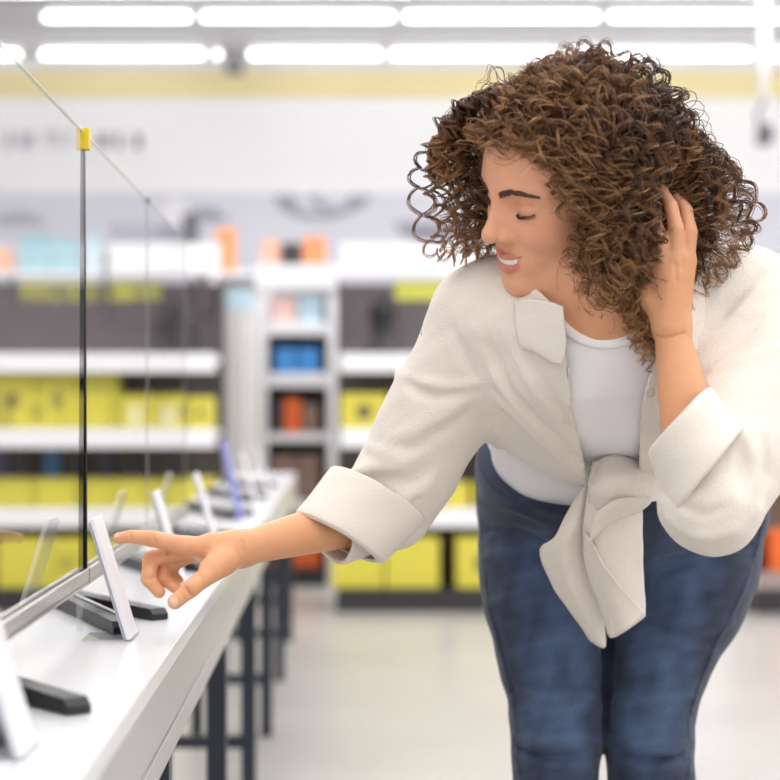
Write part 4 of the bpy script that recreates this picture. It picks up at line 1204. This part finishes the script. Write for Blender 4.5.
# knot and hanging tails
KT = lambda rows, nm='tail', w=.0007: sheet(nm, rows, M['shirt'], shirt, .003, 8, w)
KT([[P(596, 478, 2.20), P(585, 486, 2.19), P(574, 500, 2.20)],
    [P(590, 512, 2.20), P(574, 524, 2.185), P(556, 536, 2.205)],
    [P(588, 545, 2.225), P(566, 552, 2.20), P(540, 551, 2.23)],
    [P(594, 585, 2.255), P(574, 590, 2.235), P(556, 590, 2.26)],
    [P(603, 618, 2.285), P(592, 622, 2.27), P(580, 625, 2.285)],
    [P(605, 641, 2.30), P(603, 648, 2.295), P(590, 640, 2.30)]])
KT([[P(592, 462, 2.165), P(610, 458, 2.155), P(626, 462, 2.165), P(642, 478, 2.18)],
    [P(588, 492, 2.17), P(606, 494, 2.155), P(626, 498, 2.16), P(641, 502, 2.185)],
    [P(584, 530, 2.19), P(598, 540, 2.165), P(622, 540, 2.18), P(642, 540, 2.205)],
    [P(586, 562, 2.215), P(600, 572, 2.19), P(622, 575, 2.205), P(643, 575, 2.235)],
    [P(598, 600, 2.245), P(610, 606, 2.225), P(628, 606, 2.235), P(645, 600, 2.26)],
    [P(609, 634, 2.27), P(614, 637, 2.26), P(630, 628, 2.265), P(645, 616, 2.28)]])
# folded layers over the right tail and under the knot
KT([[P(585, 532, 2.178), P(589, 538, 2.166), P(593, 546, 2.160)], [P(586, 564, 2.205), P(596, 566, 2.186), P(607, 570, 2.178)],
    [P(597, 600, 2.235), P(612, 600, 2.214), P(629, 596, 2.218)], [P(610, 636, 2.262), P(627, 630, 2.250), P(645, 613, 2.268)]], 'fold')
KT([[P(593, 520, 2.140), P(602, 508, 2.128), P(622, 498, 2.122), P(650, 498, 2.142)],
    [P(591, 530, 2.148), P(600, 518, 2.134), P(620, 506, 2.128), P(650, 503, 2.150)],
    [P(588, 546, 2.162), P(596, 534, 2.150), P(612, 520, 2.146), P(640, 511, 2.166)]], 'fold')
KT([[P(590, 470, 2.185), P(604, 458, 2.16), P(622, 456, 2.155), P(646, 466, 2.165), P(662, 474, 2.19)],
    [P(589, 490, 2.165), P(604, 482, 2.13), P(624, 480, 2.125), P(648, 486, 2.145), P(664, 490, 2.18)],
    [P(592, 512, 2.175), P(606, 506, 2.14), P(626, 502, 2.135), P(648, 502, 2.15), P(664, 500, 2.185)]], 'knot')

M['button'] = mat('shell_button', '#ddd4c6', .35)
for px, py in ((565, 420), (568, 372), (650, 392)):
    h_, n_ = shm.hit([(px, py)])[0], None
    e = .002; q = np.stack([h_, h_ + [e, 0, 0], h_ + [0, e, 0], h_ + [0, 0, e]]).astype(f32); dd = shm.dist(q); n_ = Vector(((dd[1:] - dd[0]) / e).tolist()).normalized()
    b = MB(); b.lathe([(0, 0), (.0052, 0), (.0056, .001), (.005, .002), (.003, .0016), (0, .0016)], n=20)
    o = b.build('button', M['button'], shirt, True); o.matrix_local = Matrix.Translation(Vector(h_.tolist()) + n_ * .0005) @ n_.to_track_quat('Z', 'Y').to_matrix().to_4x4()

# ================================================================ curls
hr = np.random.RandomState(7)
SCc, SCr = np.array([-.014, 0, .027]), np.array([.092, .073, .077])
def world(l): return HC + l @ HM.T
def local(w): return (w - HC) @ HM
def in_face(l):
    """head-frame region kept free of hair: the visible face, from forehead to jaw"""
    x, y, z = l[..., 0], l[..., 1], l[..., 2]
    lim = np.interp(z, [-.16, -.12, -.08, -.03, .01, .035, .055, .07], [.040, .046, .050, .054, .056, .058, .066, .09])
    return (x > lim) & (z < .072) & (y > -.056) & (y < .16)
def guides(n, kind):
    v = hr.normal(size=(n * 6, 3)); v /= np.linalg.norm(v, axis=1)[:, None]
    l = SCc + v * SCr
    x, y, z = l[:, 0], l[:, 1], l[:, 2]
    hairline = np.interp(z, [-.06, -.03, .0, .03, .06, .075, .09], [-.03, -.02, .000, .022, .040, .056, .2])
    ok = (z > -.055) & (x < hairline)
    l = l[ok][:n]; nl = (l - SCc) / SCr ** 2; nl /= np.linalg.norm(nl, axis=1)[:, None]
    m = len(l)
    p = world(l); d = nl @ HM.T
    d = d + hr.normal(size=(m, 3)) * .25 + np.array([0, 0, .25]); d /= np.linalg.norm(d, axis=1)[:, None]
    layer = hr.uniform(.006, .044, m)
    fwd = np.clip((l[:, 0] + .005) / .05, 0, 1) * np.clip((.025 - l[:, 1]) / .04, 0, 1)      # the locks falling past the far cheek
    d = d + fwd[:, None] * (.75 * f_ - .55 * l2 + np.array([0, 0, -.1])); d /= np.linalg.norm(d, axis=1)[:, None]
    top = np.clip((l[:, 2] - .03) / .08, 0, 1)
    layer *= 1 - .66 * top
    side = np.clip(-l[:, 0] / .08, 0, 1); layer *= 1 + .72 * side * (1 - .6 * top)
    length = hr.uniform(.13, .215, m) * (1 + .12 * side)
    layer = np.where(fwd > .2, hr.uniform(.012, .040, m), layer); length = np.where(fwd > .2, hr.uniform(.17, .27, m), length)
    front = np.clip((l[:, 0] - .01) / .05, 0, 1); length *= 1 - .25 * front * (l[:, 1] > -.02)
    near_ = (l[:, 1] > .03) & (l[:, 2] < .05); length = np.where(near_, length * 1.35, length)
    K = 44; st = length / K
    path = [p]
    g = np.array([0, 0, -1.])
    for k in range(K):
        t = k / K
        d = d + g * (.030 + .12 * t) + hr.normal(size=(m, 3)) * .085
        d /= np.linalg.norm(d, axis=1)[:, None]
        p = p + d * st[:, None]
        q = local(p); e = (q - SCc) / (SCr + layer[:, None] * min(1, .15 + t * 3.2))
        # below the skull the wall stays upright
        r = np.linalg.norm(e, axis=1); ins = (r < 1) 
        q2 = SCc + e / np.maximum(r, 1e-6)[:, None] * (SCr + layer[:, None] * min(1, .15 + t * 3.2))
        q = np.where(ins[:, None], q2, q)
        cap = np.interp(q[:, 2], [-.04, .0, .05], [1.5, 1.18, 1.02]); big = r > cap
        q3 = SCc + e / np.maximum(r, 1e-6)[:, None] * cap[:, None] * (SCr + layer[:, None] * min(1, .15 + t * 3.2))
        q = np.where(big[:, None], q3, q)
        fr_ = (fwd > .2) & (q[:, 0] > .02) & (q[:, 2] < .066); q[:, 1] = np.where(fr_, np.minimum(q[:, 1], q[:, 1] * .6 - .064 * .4 - .004), q[:, 1])
        # neck stays clear
        nk = (q[:, 2] < -.03) & (np.hypot(q[:, 0] + .03, q[:, 1]) < .058)
        ra = np.hypot(q[:, 0] + .03, q[:, 1]) + 1e-6
        q[:, 0] = np.where(nk, -.03 + (q[:, 0] + .03) / ra * .058, q[:, 0]); q[:, 1] = np.where(nk, q[:, 1] / ra * .058, q[:, 1])
        pn = world(q); d = pn - path[-1]; d /= np.maximum(np.linalg.norm(d, axis=1), 1e-6)[:, None]
        p = pn; path.append(p)
    return np.array(path).transpose(1, 0, 2), l, layer
def in_hand(p):
    """the open space in front of the hand and wrist"""
    a, b = np.array(LE), np.array(P(682, 208, 1.955)); ab = (b - a)[[0, 2]]; r = (p - a)[..., [0, 2]]
    t = np.clip((r @ ab) / (ab @ ab), 0, 1.05); dd = np.linalg.norm(r - t[..., None] * ab, axis=-1)
    yy = a[1] + (b[1] - a[1]) * t
    return (dd < .027) & (p[..., 1] < yy + .008)
def strands(path, l, layer, per, spread, amp, wav, NP=84):
    out, cols = [], []
    for i in range(len(path)):
        g = path[i]; ql = local(g); bad = in_face(ql) | in_hand(g) | (near_chain(g, [RS, RE]) < .082) | (near_chain(g, [(RS + LS) / 2, LS, LE]) < .070)
        m = len(g)
        if bad.any(): m = int(np.argmax(bad))
        if m < 9: continue
        g = g[:m]
        s0 = np.linspace(0, m - 1, NP); a = np.clip(s0.astype(int), 0, m - 2); fr = (s0 - a)[:, None]
        c = g[a] * (1 - fr) + g[a + 1] * fr
        ker = np.ones(7) / 7
        c = np.stack([np.convolve(np.pad(c[:, j], 3, 'edge'), ker, 'valid') for j in range(3)], 1)
        T = np.gradient(c, axis=0); T /= np.linalg.norm(T, axis=1)[:, None] + 1e-9
        up = np.array([.3, .8, .5]); U = np.cross(T, up); U /= np.linalg.norm(U, axis=1)[:, None] + 1e-9; V = np.cross(T, U)
        L = np.linalg.norm(np.diff(c, axis=0), axis=1).sum(); s = np.linspace(0, 1, NP)
        wl = hr.uniform(*wav); A0_ = hr.uniform(*amp); ph0 = hr.uniform(0, 6.28); dirn = 1 if hr.rand() < .5 else -1
        env = (.30 + .55 * np.clip(s * 1.6, 0, 1) + .45 * s ** 3) * np.clip(s * 8, 0, 1)
        base = hr.rand(); 
        for _ in range(per):
            ph = ph0 + hr.normal() * .14
            A = A0_ * (1 + hr.normal() * .12) * env
            w = dirn * 2 * math.pi * L / wl * s * (1 + .7 * s) + ph
            o1, o2 = hr.normal(size=2) * spread
            fz = np.clip(s * 3, 0, 1)
            q = c + U * (A * np.cos(w) + o1 * fz)[:, None] + V * (A * np.sin(w) + o2 * fz)[:, None]
            end = int(NP * hr.uniform(.86, 1.0)) if per > 1 else NP
            if end < NP: 
                s1 = np.linspace(0, end - 1, NP); a1 = np.clip(s1.astype(int), 0, NP - 2); f1 = (s1 - a1)[:, None]; q = q[a1] * (1 - f1) + q[a1 + 1] * f1
            out.append(q); cols.append((base * .7 + hr.rand() * .3))
    return np.array(out), np.array(cols)
def hair_mesh(name, S_, c_, rad, parent, m):
    n, k, _ = S_.shape
    T = np.gradient(S_, axis=1); T /= np.linalg.norm(T, axis=2)[..., None] + 1e-9
    ref = np.array([.31, .55, .77]); U = np.cross(T, ref); U /= np.linalg.norm(U, axis=2)[..., None] + 1e-9; Vv = np.cross(T, U)
    tt = np.linspace(0, 1, k); r = rad * (1 - .55 * tt ** 2)
    ring = [S_ + (U * math.cos(a) + Vv * math.sin(a)) * r[None, :, None] for a in (0, 2.094, 4.189)]
    G = np.stack(ring, 2).reshape(-1, 3)                                   # n,k,3
    i = np.arange(n * k * 3).reshape(n, k, 3); j = np.roll(i, -1, 2)
    fc = np.stack([i[:, :-1], j[:, :-1], j[:, 1:], i[:, 1:]], -1).reshape(-1, 4)
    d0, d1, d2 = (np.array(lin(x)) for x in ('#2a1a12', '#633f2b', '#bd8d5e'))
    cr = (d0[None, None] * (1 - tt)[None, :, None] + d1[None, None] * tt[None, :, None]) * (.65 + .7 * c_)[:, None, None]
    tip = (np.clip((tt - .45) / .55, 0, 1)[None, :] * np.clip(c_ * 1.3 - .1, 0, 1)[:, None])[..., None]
    cr = cr * (1 - tip) + d2 * tip  # golden tips: lighter hair tone with backlit highlight put into the colour
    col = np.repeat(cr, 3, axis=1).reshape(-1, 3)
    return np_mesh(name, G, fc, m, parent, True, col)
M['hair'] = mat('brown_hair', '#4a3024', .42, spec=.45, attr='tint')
pa, la, ly = guides(1000, 0)
S1, c1 = strands(pa, la, ly, 9, .0022, (.0050, .0098), (.044, .068))
pb, lb, lyb = guides(420, 1)
S2, c2 = strands(pb, lb, lyb + .008, 1, .003, (.009, .016), (.028, .05))
SS, CC = np.concatenate([S1, S2]), np.concatenate([c1, np.clip(c2 + .25, 0, 1)])
# ringlets beside the far cheek and at the rim, and loose single hairs
def ringlet(rows, amp, wl, per=6):
    c = crom([hd(*p) for p in rows], 20); n = len(c); s = np.linspace(0, 1, n)
    T = np.gradient(c, axis=0); T /= np.linalg.norm(T, axis=1)[:, None]
    U = np.cross(T, [.3, .8, .5]); U /= np.linalg.norm(U, axis=1)[:, None]; V = np.cross(T, U); L = np.linalg.norm(np.diff(c, axis=0), axis=1).sum()
    out = []; ph0 = hr.uniform(0, 6.28); sg = 1 if hr.rand() < .5 else -1
    for _ in range(per):
        w = sg * 2 * math.pi * L / wl * s + ph0 + hr.normal() * .16; A = amp * (.35 + .65 * np.clip(s * 2, 0, 1)) * (1 + hr.normal() * .1); o = hr.normal(size=2) * .0012
        q = c + U * (A * np.cos(w) + o[0])[:, None] + V * (A * np.sin(w) + o[1])[:, None]
        i = np.linspace(0, n - 1, 84); a = np.clip(i.astype(int), 0, n - 2); f = (i - a)[:, None]; out.append(q[a] * (1 - f) + q[a + 1] * f)
    return out
RG = []
for k in range(30):
    y0 = -.045 - .02 * hr.rand(); x0 = .035 + .05 * hr.rand(); dx = hr.uniform(-.035, .014)
    top = (x0 - .03, y0, .075 + .02 * hr.rand())
    RG += ringlet([top, (x0 + .035 + dx * .5, y0 - .03, .06), (x0 + .05 + dx, y0 - .045, .01), (x0 + .045 + dx * .7, y0 - .055 , -.05 - .03 * hr.rand()), (x0 + .01 + dx * .3, y0 - .05, -.085 - .075 * hr.rand())], hr.uniform(.007, .011), hr.uniform(.022, .032))
for k in range(22):
    y0 = .075 + .03 * hr.rand(); x0 = -.02 + .05 * hr.rand()
    RG += ringlet([(x0 - .02, y0 - .03, .05), (x0 - .005, y0, .0), (x0 - .01, y0 + .012, -.05), (x0 - .015, y0 + .03, -.12), (x0 - .02, y0 + .045, -.17 - .04 * hr.rand())], hr.uniform(.007, .010), hr.uniform(.022, .032))
for k in range(34):
    y0 = -.02 - .035 * hr.rand(); z0 = .088 + .02 * hr.rand(); o = hr.uniform(-.005, .032)
    RG += ringlet([(.015, y0, z0), (.045 + o, y0 - .012, z0 + .006), (.075 + o, y0 - .03, z0 - .012), (.095 + o, y0 - .045, z0 - .05), (.098 + o * .6, y0 - .055, z0 - .09)], hr.uniform(.006, .010), hr.uniform(.026, .038))
for k in range(9):                                                       # loose loops standing off the crown
    a = hr.uniform(-1.2, 2.2); z0 = .10
    RG += ringlet([(.03 * math.cos(a), .05 * math.sin(a) - .01, .095), (.05 * math.cos(a), .075 * math.sin(a) - .01, .125), (.075 * math.cos(a), .10 * math.sin(a) - .01, .12)], .007, hr.uniform(.03, .05), 2)
RG = np.array(RG)
bad = in_hand(RG).any(1) | (near_chain(RG.reshape(-1, 3), [RS, RE]).reshape(RG.shape[:2]) < .066).any(1) | in_face(local(RG)).any(1); RG = RG[~bad]
SS = np.concatenate([SS, RG]); CC = np.concatenate([CC, hr.uniform(.7, 1.25, len(RG))])  # ringlets tinted lighter, their backlit gold put into the strand colour
hair = hair_mesh('hair', SS, CC, .00060, person, M['hair'])
